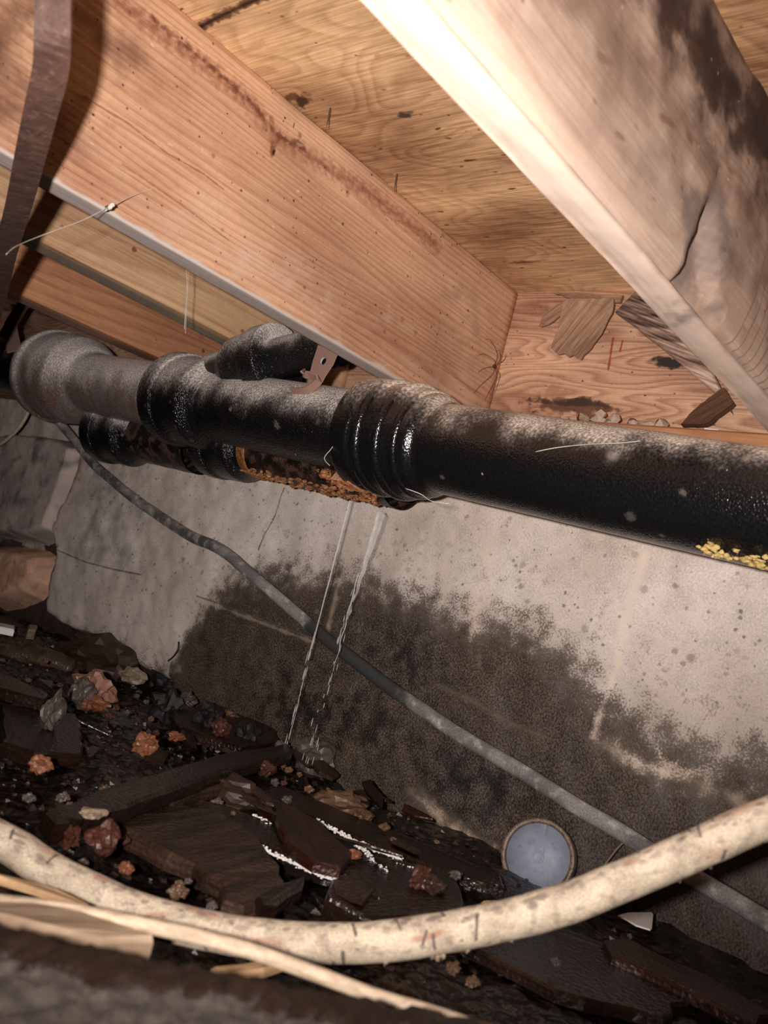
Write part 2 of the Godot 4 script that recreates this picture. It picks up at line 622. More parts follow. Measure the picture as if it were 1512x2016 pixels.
func make_materials() -> void:
	var peel := bump_texture(512, 512, nz(512, 512, 0.11, 40, 3), 1.6)
	var fine_peel := bump_texture(1024, 512, nz(1024, 512, 0.2, 43, 3), 2.4)
	var gritty := bump_texture(512, 512, nz(512, 512, 0.09, 41, 4), 2.2)
	var grain := bump_texture(512, 512, nz(512, 512, 0.2, 42, 2, 16, 1), 0.8)
	M.gritty = gritty
	M.grain = grain
	M.peel = peel
	# iron in three states
	for s in [["black_iron", c8(19, 19, 20), c8(214, 198, 182), 0.12, 0.95, 0.0, 51], ["wet_iron", c8(19, 19, 21), c8(226, 216, 208), -0.3, 0.7, 0.1, 53], ["dusty_iron", c8(122, 113, 110), c8(236, 226, 220), -0.6, 0.5, 0.6, 56], ["rusty_iron", c8(26, 23, 21), c8(110, 92, 76), 0.6, 1.3, 0.6, 61]]:
		var it := iron(1024, 512, s[1], s[2], s[3], s[4], s[5], s[6])
		var m := mat(Color.WHITE, 1.0, (it[0] as Tex).texture(), fine_peel, 0.45 if s[0] == "black_iron" else 1.3)
		m.roughness_texture = grey_texture(1024, 512, it[1])
		m.metallic_specular = 0.6
		M[s[0]] = m
	M.wet_black = M.black_iron.duplicate()
	M.wet_black.normal_scale = 0.3
	var rt := mottle(512, 512, c8(92, 56, 36), c8(150, 90, 52), c8(186, 146, 76), 0.02, 71, 0.4, 0.6)
	M.rust = mat(Color.WHITE, 0.55, rt.texture(), gritty, 1.0, 6.0)
	var st := mottle(512, 256, c8(70, 48, 41), c8(92, 64, 54), c8(140, 116, 106), 0.02, 75, 0.25, 0.7)
	M.strap = mat(Color.WHITE, 0.7, st.texture(), gritty, 0.5, 5.0)
	M.strap_dusty = mat(c8(150, 118, 104), 0.85, null, gritty, 0.6, 5.0)
	M.yellow = mat(c8(190, 164, 104), 0.7, null, gritty, 0.6, 9.0)
	# wood in bits
	var ww := wood(512, 256, c8(122, 100, 84), c8(64, 48, 40), 81, 9.0, 3.0, 0.7, 0.6, 0.6)
	M.wet_wood = mat(c8(92, 80, 74), 0.3, ww.texture(), gritty, 0.8, 3.0)
	M.wet_wood_red = mat(c8(118, 76, 62), 0.4, ww.texture(), gritty, 0.8, 3.0)
	M.wet_wood_grey = mat(c8(140, 128, 124), 0.35, ww.texture(), gritty, 0.8, 3.0)
	var dw := wood(512, 256, c8(206, 184, 158), c8(150, 124, 100), 85, 12.0, 2.0, 0.6, 0.6, 0.5)
	M.dry_wood = mat(c8(214, 210, 206), 0.8, dw.texture(), grain, 0.5, 3.0)
	M.pale_wood = mat(c8(255, 240, 214), 0.75, dw.texture(), grain, 0.4, 5.0)
	M.bark = mat(c8(122, 96, 84), 0.85, dw.texture(), grain, 0.9, 5.0)
	M.grey_wood = mat(c8(206, 190, 182), 0.85, wood(512, 256, c8(216, 196, 184), c8(110, 92, 84), 88, 16.0, 3.0, 0.9, 0.8, 0.5).texture(), grain, 0.9, 4.0)
	M.splinter = mat(c8(206, 188, 178), 0.85, dw.texture(), grain, 0.9, 5.0)
	# stones
	var sm := mottle(256, 256, c8(190, 180, 174), c8(246, 238, 230), c8(96, 84, 78), 0.04, 91, 0.5, 0.6).texture()
	for s in [["stone_pink", c8(180, 134, 116)], ["stone_tan", c8(124, 98, 76)], ["stone_grey", c8(104, 97, 93)], ["stone_red", c8(96, 58, 46)], ["stone_orange", c8(158, 104, 76)], ["stone_brown", c8(72, 54, 44)], ["stone_pale", c8(176, 160, 140)]]:
		M[s[0]] = mat(s[1], 0.45, sm, gritty, 0.8, 9.0)
	M.tar = mat(c8(17, 15, 14), 0.6, null, gritty, 2.0, 9.0)
	# cables
	var ct := mottle(1024, 128, c8(206, 190, 166), c8(182, 166, 144), c8(150, 134, 120), 0.02, 101, 0.16, 0.6)
	ct.specks(26, 4.0, 12.0, c8(150, 96, 78), 0.6, 103, 0.7, 1.0, 3.0)
	ct.specks(30, 2.0, 6.0, c8(90, 82, 78), 0.8, 104, 0.0, 1.0)
	var r2 := RandomNumberGenerator.new()
	r2.seed = 105
	ct.specks(150, 1.5, 5.0, c8(112, 98, 88), 0.7, 106, 0.0, 0.2, 2.0)
	ct.specks(150, 1.5, 5.0, c8(112, 98, 88), 0.7, 107, 0.85, 1.0, 2.0)
	ct.specks(160, 1.0, 3.0, c8(96, 86, 78), 0.7, 108)
	for k in 70:
		var x := r2.randf() * 1024
		var y := r2.randf() * 128
		ct.stroke([P(x, y), P(x + r2.randf_range(-6, 6), y + r2.randf_range(8, 26))], 1.6, c8(70, 62, 58), 0.8, 0.4)
	M.tan_cable = mat(Color.WHITE, 0.75, ct.texture(), gritty, 0.5)
	M.tan_cable.uv1_scale = V(1.2, 1, 1)
	var gt := mottle(2048, 64, c8(104, 101, 99), c8(138, 134, 131), c8(176, 171, 166), 0.012, 111, 0.22, 0.6)
	for k in 20: gt.dab(GREY_DARK.x * 2048 + (GREY_DARK.y - GREY_DARK.x) * 2048 * k / 19.0, 32, 40, 60, 0.0, c8(52, 54, 54), 0.8, 0.3, 0.6)
	for k in 24: gt.dab(rng.randf_range(0.0, 0.45) * 2048, rng.randf() * 64, 60, 14, 0.0, c8(70, 70, 70), 0.6, 0.8, 0.0)
	M.grey_cable = mat(Color.WHITE, 0.6, gt.texture(), gritty, 0.4)
	
	M.thin_cable = mat(c8(205, 186, 164), 0.75, mottle(256, 64, c8(232, 228, 222), c8(255, 252, 246), c8(210, 200, 190), 0.03, 115, 0.1).texture())
	M.thin_cable.uv1_scale = V(3, 1, 1)
	M.web = mat(c8(214, 206, 198), 0.9)
	M.dark = mat(c8(22, 18, 16), 0.6)
	M.nail = mat(c8(86, 74, 66), 0.5)
	M.white = mat(c8(232, 230, 228), 0.6)
	M.foam = mat(c8(226, 222, 218), 0.45, null, gritty, 0.6, 14.0)
	M.lid = mat(c8(150, 158, 176), 0.55, mottle(512, 512, c8(228, 228, 230), c8(255, 255, 255), c8(200, 196, 190), 0.012, 121, 0.05, 0.66).texture(), null, 0.5, 5.0)
	M.lid_rim = mat(c8(140, 122, 104), 0.45, sm, gritty, 0.4, 9.0)
	var water := StandardMaterial3D.new()
	water.albedo_color = Color(1, 1, 1, 0.0)
	water.transparency = BaseMaterial3D.TRANSPARENCY_ALPHA
	water.refraction_enabled = true
	water.refraction_scale = 0.033
	water.roughness = 0.0
	M.water = water
	var jet := StandardMaterial3D.new()
	jet.albedo_color = Color(0.88, 0.88, 0.88, 0.26)
	jet.transparency = BaseMaterial3D.TRANSPARENCY_ALPHA
	jet.roughness = 0.27
	M.jet = jet
	M.sheet = jet.duplicate()
	M.sheet.albedo_color.a = 0.16
	M.spider = mat(c8(70, 52, 40), 0.6)

# ---------------------------------------------------------------- floor, walls, ceiling
const WX0 := -2.05
const WX1 := 0.05
const WY0 := -0.06
const WY1 := 0.56

func wp(p: Vector2, t: Tex) -> Vector2: return Vector2((p.x - WX0) / (WX1 - WX0) * t.w, (WY1 - p.y) / (WY1 - WY0) * t.h)
func wps(pts: Array, t: Tex) -> Array:
	var o := []
	for p in pts: o.append(wp(p, t))
	return o

func line_y(pts: Array, x: float) -> float:       # height of a left-to-right line at x
	if x <= pts[0].x: return pts[0].y
	for i in pts.size() - 1:
		if x <= pts[i + 1].x: return lerpf(pts[i].y, pts[i + 1].y, (x - pts[i].x) / (pts[i + 1].x - pts[i].x))
	return pts[pts.size() - 1].y

func wall_texture() -> Array:
	var w := 2048
	var h := 605
	var t := Tex.new(w, h)
	var A := nz(w, h, 0.004, 201, 4)
	var B := nz(w, h, 0.03, 202, 4)
	var C := nz(w, h, 0.3, 203, 2)
	var S := nz(w, h, 0.02, 204, 3, 1, 4)
	t.n = B
	t.n2 = C
	# where the mould starts, along the wall
	var edge: Array = [P(-1.295,0.047),P(-1.290,0.086),P(-1.257,0.163),P(-1.214,0.231),P(-1.124,0.275),P(-1.027,0.283),P(-0.944,0.306),P(-0.857,0.297),P(-0.767,0.291),P(-0.689,0.270),P(-0.629,0.294),P(-0.555,0.276),P(-0.504,0.245),P(-0.449,0.215),P(-0.402,0.210),P(-0.341,0.204),P(-0.280,0.211)]
	var edge_y := PackedFloat32Array()
	edge_y.resize(w)
	for x in w: edge_y[x] = (WY1 - line_y(edge, lerpf(WX0, WX1, float(x) / w))) / (WY1 - WY0) * h
	var rough := PackedByteArray()
	rough.resize(w * h)
	var d := t.d
	for y in h:
		for x in w:
			var i := y * w + x
			var a := (A[i] - 128) / 128.0
			var b := (B[i] - 128) / 128.0
			var c := (C[i] - 128) / 128.0
			var s := (S[i] - 128) / 128.0
			var f := 1.0 + a * 0.09 + b * 0.07 + c * 0.12
			var q := y - edge_y[x] + b * 34.0 + c * 46.0 + s * 14.0
			var mould := smoothstep(-34.0, 34.0, q) * (0.9 - 0.12 * c)
			mould = maxf(mould, smoothstep(-150.0, 30.0, q) * smoothstep(0.25, 0.7, b * 0.7 + c * 0.6) * 0.55)
			var r := 202.0 * f
			var g := (190.0 + a * 3.0) * f
			var l := (180.0 + a * 6.0) * f
			var k := 1.0 + b * 0.22 + c * 0.55 + a * 0.15
			d[i * 3] = clampi(int(lerpf(r, (56.0 - 12.0 * a) * k, mould)), 0, 255)
			d[i * 3 + 1] = clampi(int(lerpf(g, (46.0 - 10.0 * a) * k, mould)), 0, 255)
			d[i * 3 + 2] = clampi(int(lerpf(l, (38.0 - 6.0 * a) * k, mould)), 0, 255)
			rough[i] = clampi(int(225 - 85 * mould + 40 * c), 0, 255)
	t.d = d
	# small pits
	t.specks(1500, 0.9, 3.0, c8(104, 92, 82), 0.8, 210, 0.08, 0.72)
	t.specks(160, 2.5, 6.0, c8(120, 108, 96), 0.6, 211, 0.15, 0.6)
	# blackest, wettest patches
	for p in [P(-0.650,0.064),P(-0.787,0.204),P(-0.931,0.083),P(-0.997,0.073),P(-0.577,0.074),P(-0.830,0.095)]:
		var q := wp(p, t)
		t.dab(q.x, q.y, 90, 60, 0.1, c8(18, 16, 16), 0.6, 0.9, -0.4)
	# lime runs and deposits
	var lime := c8(222, 204, 186)
	t.stroke(wps([P(-0.467,0.411),P(-0.470,0.375),P(-0.474,0.349),P(-0.471,0.304),P(-0.472,0.259),P(-0.477,0.220),P(-0.480,0.177)], t), 9, lime, 0.75, 0.7, -0.2)
	t.stroke(wps([P(-0.692,0.393),P(-0.691,0.350),P(-0.687,0.307),P(-0.687,0.264)], t), 15, c8(214, 192, 176), 0.6, 0.8, -0.5)
	t.stroke(wps([P(-0.760,0.391),P(-0.761,0.300)], t), 11, lime, 0.5, 0.8, -0.5)
	t.stroke(wps([P(-0.810,0.383),P(-0.798,0.300)], t), 9, lime, 0.45, 0.8, -0.5)
	t.stroke(wps([P(-0.937,0.398),P(-0.944,0.339),P(-0.949,0.272),P(-0.946,0.216)], t), 9, c8(200, 178, 160), 0.6, 0.5, -0.3)
	t.stroke(wps([P(-0.717,0.028),P(-0.664,0.011),P(-0.611,0.000),P(-0.566,-0.006)], t), 15, c8(206, 184, 164), 0.85, 0.9, -0.6)
	t.stroke(wps([P(-0.464,0.170),P(-0.419,0.163),P(-0.379,0.161),P(-0.338,0.162),P(-0.294,0.157),P(-0.269,0.155)], t), 17, c8(186, 168, 152), 0.7, 1.1, -0.7)
	t.stroke(wps([P(-0.424,0.167),P(-0.398,0.163),P(-0.367,0.161)], t), 15, lime, 0.7, 1.0, -0.6)
	t.stroke(wps([P(-0.727,0.178),P(-0.653,0.173),P(-0.600,0.160),P(-0.542,0.157)], t), 6, c8(130, 112, 98), 0.45, 1.0, -0.6)
	# the pale bottom left corner of the render, and what grows above it
	for p in [P(-1.521,0.067),P(-1.418,0.070),P(-1.341,0.079),P(-1.295,0.080)]:
		var q := wp(p, t)
		t.dab(q.x, q.y, 46, 30, 0.2, c8(196, 186, 172), 0.6, 0.9, -0.4)
	t.stroke(wps([P(-1.370,0.212),P(-1.375,0.153),P(-1.344,0.092)], t), 12, c8(206, 196, 186), 0.45, 0.9, -0.7)
	t.stroke(wps([P(-1.537,0.245),P(-1.593,0.172)], t), 14, c8(200, 190, 180), 0.4, 0.9, -0.7)
	for p in [P(-1.702,0.386),P(-1.666,0.334),P(-1.652,0.270),P(-1.583,0.301),P(-1.631,0.360),P(-1.626,0.427),P(-1.603,0.229),P(-1.532,0.235),P(-1.525,0.330),P(-1.672,0.212),P(-1.968,0.358),P(-1.928,0.411),P(-1.993,0.319)]:
		var q := wp(p, t)
		t.dab(q.x, q.y, 60, 44, 0.3, c8(104, 106, 104), 0.6, 0.3, -0.8)
	t.dab(wp([P(-1.775,0.390)][0], t).x, wp([P(-1.775,0.390)][0], t).y, 14, 42, 0.2, c8(170, 120, 90), 0.5, 1.0)
	# bare brown footing where the render has come away
	var gap: Array = GAP
	var gp := PackedVector2Array(gap)
	for y in range(0, h):
		var wy := WY1 - (WY1 - WY0) * y / h
		if wy > 0.42: continue
		for x in range(0, int((-1.25 - WX0) / (WX1 - WX0) * w)):
			var i := y * w + x
			var o := (B[i] - 128) / 128.0 * 0.004
			if Geometry2D.is_point_in_polygon(Vector2(WX0 + (WX1 - WX0) * x / w + o, wy + o), gp): t.put(i, 54, 40, 33, 0.95)
	# hair cracks
	for l in [[P(-1.272,0.200),P(-1.186,0.197),P(-1.092,0.193),P(-0.970,0.189)], [P(-1.127,0.418),P(-1.135,0.371),P(-1.149,0.306)], [P(-1.771,0.207),P(-1.646,0.200),P(-1.552,0.202),P(-1.450,0.208)]]:
		t.stroke(wps(l, t), 1.8, c8(92, 82, 74), 0.85, 0.5)
	t.stroke(wps([P(-1.270,0.195),P(-1.184,0.192),P(-1.090,0.188),P(-0.968,0.184)], t), 3.5, c8(190, 172, 150), 0.5, 1.0)
	return [t, rough, B, C]

func build_shell() -> void:
	var made := wall_texture()
	var t: Tex = made[0]
	var relief := PackedByteArray()
	relief.resize(t.w * t.h)
	for i in t.w * t.h: relief[i] = (made[2][i] + made[3][i] * 3) / 4
	var wm := mat(Color.WHITE, 1.0, t.texture(), bump_texture(t.w, t.h, relief, 1.0), 0.32)
	wm.roughness_texture = grey_texture(t.w, t.h, made[1])
	M.wall = wm
	var n := FastNoiseLite.new()
	n.seed = 31
	n.frequency = 9.0
	n.fractal_octaves = 4
	# the gap where the render has come away at the left, down to the dark footing
	var gap: Array = GAP
	var root := thing("wall_back", "grey concrete foundation wall behind the pipes, black with mould along its foot", "wall")
	root.set_meta("kind", "structure")
	var f := func(u: float, v: float) -> Vector3:
		var x := lerpf(-3.2, 1.6, u)
		var y := lerpf(0.5395, -0.1, v)
		var z := -1.05 + n.get_noise_2d(x, y) * 0.006 + n.get_noise_2d(x * 6.0, y * 6.0) * 0.0012
		z -= 0.05 * smoothstep(0.006, -0.014, sdf(Vector2(x, y), gap))
		return Vector3(x, y, z)
	var face := grid(520, 90, f, true, Vector2(4.8 / (WX1 - WX0), 0.6395 / (WY1 - WY0)), Vector2((-3.2 - WX0) / (WX1 - WX0), (WY1 - 0.5395) / (WY1 - WY0)))
	part("render_coat", face, wm, root)
	part("wall_core", box(V(4.8, 0.64, 0.2)), mat(c8(60, 50, 44), 0.9), root, V(-0.8, 0.5393, -1.225))
	# two stones at the left end
	var s1: Array = [P(-2.236,0.424),P(-2.069,0.449),P(-1.882,0.451),P(-1.784,0.435),P(-1.787,0.354),P(-1.796,0.284),P(-1.799,0.235),P(-1.883,0.211),P(-1.974,0.204),P(-2.093,0.194)]
	var s2: Array = [P(-2.084,0.180),P(-1.967,0.193),P(-1.864,0.200),P(-1.829,0.194),P(-1.804,0.157),P(-1.802,0.123),P(-1.833,0.083),P(-1.897,0.056),P(-1.990,0.028)]
	for s in [[s1, mat(c8(248, 240, 236), 0.85, mottle(512, 512, c8(196, 184, 178), c8(176, 168, 164), c8(112, 114, 118), 0.005, 131, 0.14, 0.6).texture(), M.gritty, 0.4, 2.2), -1.028], [s2, mat(c8(236, 200, 178), 0.85, mottle(256, 256, c8(220, 206, 196), c8(244, 232, 222), c8(190, 170, 156), 0.012, 135, 0.2, 0.6).texture(), M.gritty, 0.4, 4.0), -1.036]]:
		var c := centre(s[0])
		var lo := Vector2(1e9, 1e9)
		var hi := -lo
		for p in s[0]:
			lo = lo.min(p)
			hi = hi.max(p)
		var poly: Array = s[0]
		var zf: float = s[2]
		var g := func(u: float, v: float) -> Vector3:
			var q := Vector2(lerpf(lo.x - 0.004, hi.x + 0.004, u), lerpf(hi.y + 0.004, lo.y - 0.004, v))
			var e := sdf(q, poly)
			var z := zf - 0.075 * pow(smoothstep(-(0.016 if zf > -1.03 else 0.035), 0.003, e), 1.6) + n.get_noise_2d(q.x * 0.5, q.y * 0.5) * 0.008 + n.get_noise_2d(q.x * 5.0, q.y * 5.0) * 0.0006
			return Vector3(q.x - c.x, q.y - c.y, z)
		part("stone", grid(70, 50, g, true), s[1], root, V(c.x, c.y, 0))

	# floor: wet black earth, rising a little towards the left corner
	var fn := FastNoiseLite.new()
	fn.seed = 33
	fn.frequency = 6.0
	fn.fractal_octaves = 5
	var ff := func(u: float, v: float) -> Vector3:
		var x := lerpf(-3.2, 1.6, u)
		var z := lerpf(-1.2, 1.2, v)
		return Vector3(x, ground(x, z) + fn.get_noise_2d(x, z) * 0.012 + fn.get_noise_2d(x * 5.0, z * 5.0) * 0.004, z)
	var mud := mottle(1024, 1024, c8(34, 26, 21), c8(22, 18, 16), c8(60, 42, 32), 0.01, 141, 0.5, 0.62)
	var fm := mat(Color.WHITE, 0.34, mud.texture(), M.gritty, 1.5)
	fm.uv1_scale = V(4, 2, 1)
	struct("floor", grid(420, 240, ff, true), fm, "wet black earth floor of the crawl space, strewn with debris", "floor")
	var dull := mat(c8(52, 44, 38), 0.9)
	struct("floor_base", box(V(4.9, 0.1, 2.5)), dull, "packed earth under the wet floor", "ground", V(-0.8, -0.06, 0.0))
	struct("wall_left", box(V(0.15, 1.1, 2.6)), dull, "dark far end wall of the crawl space", "wall", V(-3.25, 0.95, 0.0))
	struct("wall_right", box(V(0.15, 1.1, 2.6)), dull, "dark end wall on the other side", "wall", V(1.65, 0.95, 0.0))
	struct("wall_front", box(V(5.0, 1.1, 0.15)), dull, "dark wall behind the viewer", "wall", V(-0.8, 0.95, 1.25))
	# subfloor
	var pw := wood(1024, 1152, c8(204, 164, 122), c8(142, 102, 70), 151, 4.0, 7.0, 0.42, 0.5, 0.9, 2)
	var px := func(p: Vector2) -> Vector2: return Vector2((p.x + 1.0) / 0.8 * 1024, (p.y + 1.16) / 0.9 * 1152)
	for e in [[[P(-0.805,-0.621)], 30, 13, 0.5, c8(60, 34, 20), 0.95], [[P(-0.697,-0.680)], 20, 8, 0.1, c8(66, 50, 44), 0.9], [[P(-0.814,-0.611)], 22, 9, 0.4, c8(96, 56, 32), 0.8], [[P(-0.753,-1.050)], 40, 7, 0.0, c8(112, 70, 40), 0.8], [[P(-0.675,-0.783)], 14, 4, 0.0, c8(80, 54, 40), 0.9], [[P(-0.765,-0.967)], 10, 4, 0.0, c8(80, 54, 40), 0.9], [[P(-0.655,-0.854)], 9, 3, 0.0, c8(80, 54, 40), 0.9]]:
		var q: Vector2 = px.call(e[0][0])
		pw.dab(q.x, q.y, e[1], e[2], e[3], e[4], e[5], 0.5, 0.4)
	var split := []
	for p in [P(-0.829,-0.481),P(-0.781,-0.476),P(-0.747,-0.474),P(-0.715,-0.472)]: split.append(px.call(p))
	pw.stroke(split, 9, c8(96, 66, 44), 0.9, 0.5)
	pw.stroke(split, 3, c8(40, 26, 18), 0.9, 0.5)
	pw.specks(320, 1.0, 3.4, c8(70, 46, 30), 0.8, 155, 0.0, 1.0, 3.0)
	pw.specks(30, 3.0, 10.0, c8(176, 118, 80), 0.5, 156, 0.0, 1.0, 4.0)
	var pm := mat(Color.WHITE, 0.75, pw.texture(), M.grain, 0.4)
	var cf := func(u: float, v: float) -> Vector3: return Vector3(lerpf(-3.3, 1.7, u), 0.81, lerpf(-1.18, 1.3, v))
	struct("ceiling", grid(10, 10, cf, false, Vector2(5.0 / 0.8, 2.48 / 0.9), Vector2(-2.3 / 0.8, -0.02 / 0.9)), pm, "tan plywood subfloor with swirling grain overhead", "ceiling")
	struct("ceiling_deck", box(V(5.0, 0.05, 2.6)), dull, "boards above the subfloor", "ceiling", V(-0.8, 0.862, 0.0))

func ground(x: float, z: float) -> float:
	return 0.03 * smoothstep(-1.2, -1.7, x) * smoothstep(-0.5, -1.0, z)

# ---------------------------------------------------------------- joists
func build_joists() -> void:
	var D := 2.35
	# the middle joist has a dark pith streak, a knot and dusty lower half
	var jt := wood(2048, 1024, c8(200, 156, 124), c8(152, 106, 80), 161, 62.0, 3.0, 0.5, 0.3, 0.55)
	var jp := func(z: float, y: float) -> Vector2: return Vector2((z + 1.153) / 1.2 * 2048, (0.81 - y) / 0.552 * 1024)
	var face := func(pts: Array) -> Array:
		var o := []
		for p in pts: o.append(jp.call(p.x, p.y))
		return o
	jt.stroke(face.call([P(-0.387,0.772),P(-0.446,0.774),P(-0.503,0.778),P(-0.568,0.775),P(-0.610,0.760),P(-0.673,0.770),P(-0.767,0.782),P(-0.854,0.784),P(-0.928,0.784)]), 34, c8(128, 78, 56), 0.8, 0.5, -0.5)
	jt.stroke(face.call([P(-0.424,0.782),P(-0.502,0.781),P(-0.567,0.778),P(-0.609,0.765),P(-0.654,0.772)]), 10, c8(96, 56, 40), 0.75, 0.7, -0.4)
	for e in [[([P(-0.610,0.747)])[0], 11, 22, c8(120, 70, 48), 0.85], [([P(-0.621,0.766)])[0], 28, 10, c8(112, 68, 48), 0.8], [([P(-0.613,0.744)])[0], 5, 7, c8(40, 26, 22), 0.9], [([P(-0.643,0.776)])[0], 18, 5, c8(100, 60, 44), 0.7]]:
		var q: Vector2 = jp.call(e[0].x, e[0].y)
		jt.dab(q.x, q.y, e[1], e[2], 0.0, e[3], e[4], 0.5, 0.3)
	for l in [[P(-0.379,0.664),P(-0.431,0.667),P(-0.483,0.664),P(-0.531,0.668),P(-0.561,0.666)], [P(-0.439,0.625),P(-0.477,0.624),P(-0.532,0.621),P(-0.586,0.616)], [P(-0.986,0.622),P(-1.052,0.622),P(-1.133,0.621)]]:
		jt.stroke(face.call(l), 3.0, c8(140, 82, 56), 0.6, 0.6)
	jt.specks(330, 1.0, 4.0, c8(66, 40, 34), 0.9, 165, 0.0, 0.42)
	jt.specks(120, 1.0, 3.0, c8(226, 206, 188), 0.6, 166, 0.0, 0.42, 3.0)
	jt.specks(26, 5.0, 12.0, c8(118, 74, 58), 0.6, 168, 0.0, 0.42)
	# dust on the lower part of the face, grey along the underside
	jt.n = nz(2048, 1024, 0.012, 167, 4)
	for k in 60:
		var x := rng.randf() * 2048
		jt.dab(x, rng.randf_range(300, 430), rng.randf_range(60, 140), rng.randf_range(20, 50), 0.0, c8(212, 184, 164), 0.22, 0.7, -0.4)
	for k in 12: jt.dab(rng.randf_range(1150, 2000), rng.randf_range(0, 330), rng.randf_range(80, 180), rng.randf_range(40, 100), 0.0, c8(112, 80, 64), 0.3, 0.8, -0.3)  # near upper end browned: aged wood plus shade painted in
	for k in 26: jt.dab(rng.randf_range(1300, 2048), rng.randf_range(0, 400), rng.randf_range(90, 200), rng.randf_range(50, 120), 0.0, c8(92, 60, 46), 0.4, 0.6, -0.6)  # painted falloff of the lamp towards the near end, in a wood brown
	for k in 16: jt.dab(rng.randf_range(0, 300), rng.randf_range(60, 420), rng.randf_range(30, 80), rng.randf_range(30, 60), 0.0, c8(150, 122, 106), 0.3, 0.8, -0.3)
	jt.stroke([P(0, 467), P(2048, 467)], 36, c8(196, 188, 184), 0.85, 0.15, 0.75)
	M.joist = mat(Color.WHITE, 0.75, jt.texture(), M.grain, 0.35)
	var gt := wood(1024, 512, c8(200, 162, 124), c8(154, 112, 82), 171, 30.0, 5.0, 0.5, 0.35, 0.5)
	gt.specks(40, 2.0, 7.0, c8(110, 66, 48), 0.8, 173, 0.0, 0.42)
	gt.stroke([P(0, 233), P(1024, 233)], 18, c8(150, 140, 130), 0.85, 0.3, 0.75)
	M.joist_far = mat(Color.WHITE, 0.75, gt.texture(), M.grain, 0.35)
	M.joist_red = mat(c8(250, 222, 212), 0.75, gt.texture(), M.grain, 0.35)
	var wave := FastNoiseLite.new()
	wave.seed = 35
	wave.frequency = 5.0
	var plain := func(x: float, y: float, _z: float) -> float: return wave.get_noise_2d(x, y * 2.0) * 0.0012
	var turn := Basis(Vector3.UP, -PI / 2)               # board x runs along +z of the world, its +z face looks to -x
	turn = Basis(V(0, 0, 1), V(0, 1, 0), V(1, 0, 0))      # mirrored on purpose below
	for j in [["floor_joist", -0.8385, 0.035, "joist", "middle floor joist, reddish fir with a dark streak and a knot", plain, 0.0], ["floor_joist", -1.178, 0.056, "joist_far", "honey-coloured floor joist just beyond the middle joist, above the branch pipe", plain, 0.3], ["floor_joist", -1.51, 0.06, "joist_red", "reddish floor joist farthest back, above the dusty pipe bell", plain, 0.7], ["floor_joist", 0.16, 0.038, "joist_far", "floor joist overhead beyond the near pale joist", plain, 0.1]]:
		var low := 0.6187 if j[1] < -1.0 else 0.5765      # the two joists behind are shallower
		var o := solo(j[0], flip_z(board(D, 0.81 - low, j[2], 150, j[5], j[6])), M[j[3]], j[4], "joist", V(j[1], low, -1.153), Basis(Vector3.UP, -PI / 2))
	# near joist: pale with dust, stained and darkened by painted light falloff high up, a long split slab broken off near the wall
	var nt := wood(2048, 1024, c8(198, 172, 152), c8(160, 128, 108), 181, 20.0, 5.0, 0.4, 0.25, 0.4)
	nt.n = nz(2048, 1024, 0.01, 187, 4)
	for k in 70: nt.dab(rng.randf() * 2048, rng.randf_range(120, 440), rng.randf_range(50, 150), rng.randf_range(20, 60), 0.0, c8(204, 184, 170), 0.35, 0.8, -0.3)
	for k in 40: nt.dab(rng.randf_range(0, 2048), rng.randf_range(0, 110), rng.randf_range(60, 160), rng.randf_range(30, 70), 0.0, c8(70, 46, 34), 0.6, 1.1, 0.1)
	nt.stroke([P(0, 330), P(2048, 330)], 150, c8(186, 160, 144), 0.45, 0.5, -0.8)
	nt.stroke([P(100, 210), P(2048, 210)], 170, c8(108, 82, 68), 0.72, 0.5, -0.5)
	nt.stroke([P(150, 60), P(2048, 60)], 150, c8(50, 34, 27), 0.9, 0.4, -0.3)  # with the stroke before: dimming light painted towards the top, over brown stain
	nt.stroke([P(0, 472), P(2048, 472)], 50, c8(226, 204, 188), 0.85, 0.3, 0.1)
	nt.specks(60, 3.0, 9.0, c8(120, 84, 66), 0.6, 185, 0.08, 0.42, 4.0)
	nt.specks(50, 2.0, 4.0, c8(240, 226, 210), 0.7, 186, 0.0, 0.42)
	var np_ := func(z: float, y: float) -> Vector2: return Vector2((z + 1.153) / 1.2 * 2048, (0.81 - y) / 0.552 * 1024)
	var scar := []
	for p in [P(-0.697,0.706),P(-0.694,0.680),P(-0.730,0.612),P(-0.769,0.590),P(-0.701,0.576),P(-0.668,0.580),P(-0.677,0.625)]: scar.append(p)
	var sc := centre(scar)
	var sq: Vector2 = np_.call(sc.x, sc.y)
	nt.dab(sq.x, sq.y, 90, 150, 0.3, c8(128, 112, 104), 0.75, 0.6, 0.4)
	for k in 9:                                            # curved late wood laid bare beyond the split
		var a := []
		for q in 12: a.append(np_.call(-0.80 - k * 0.018 - 0.03 * sin(q * 0.26), 0.58 + q * 0.016))
		nt.stroke(a, 2.6, c8(150, 104, 82), 0.7, 0.4)
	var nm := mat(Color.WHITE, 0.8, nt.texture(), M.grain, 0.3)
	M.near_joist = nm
	var rag := FastNoiseLite.new()
	rag.seed = 37
	rag.frequency = 16.0
	var carve := func(x: float, y: float, zz: float) -> float:
		var zw := x - 1.153
		var yw := y + 0.5765
		var dd := wave.get_noise_2d(x * 0.7, y * 3.0) * 0.0022
		if zz > 0.0 and y > 0.002:
			var e := -sdf(Vector2(zw, yw), scar) + rag.get_noise_2d(x * 2.0, y * 2.0) * 0.004
			dd += 0.011 * smoothstep(-0.004, 0.006, e)
			if zw < -0.70: dd -= 0.004 * smoothstep(-0.70, -0.74, zw)
		if zz > 0.0 and y > 0.002 and y < 0.03: dd += 0.009 * pow(1.0 - y / 0.03, 2.0)
		if y < 0.004 and zz > 0.0: dd += 0.007 * pow(zz / 0.018, 2.0)
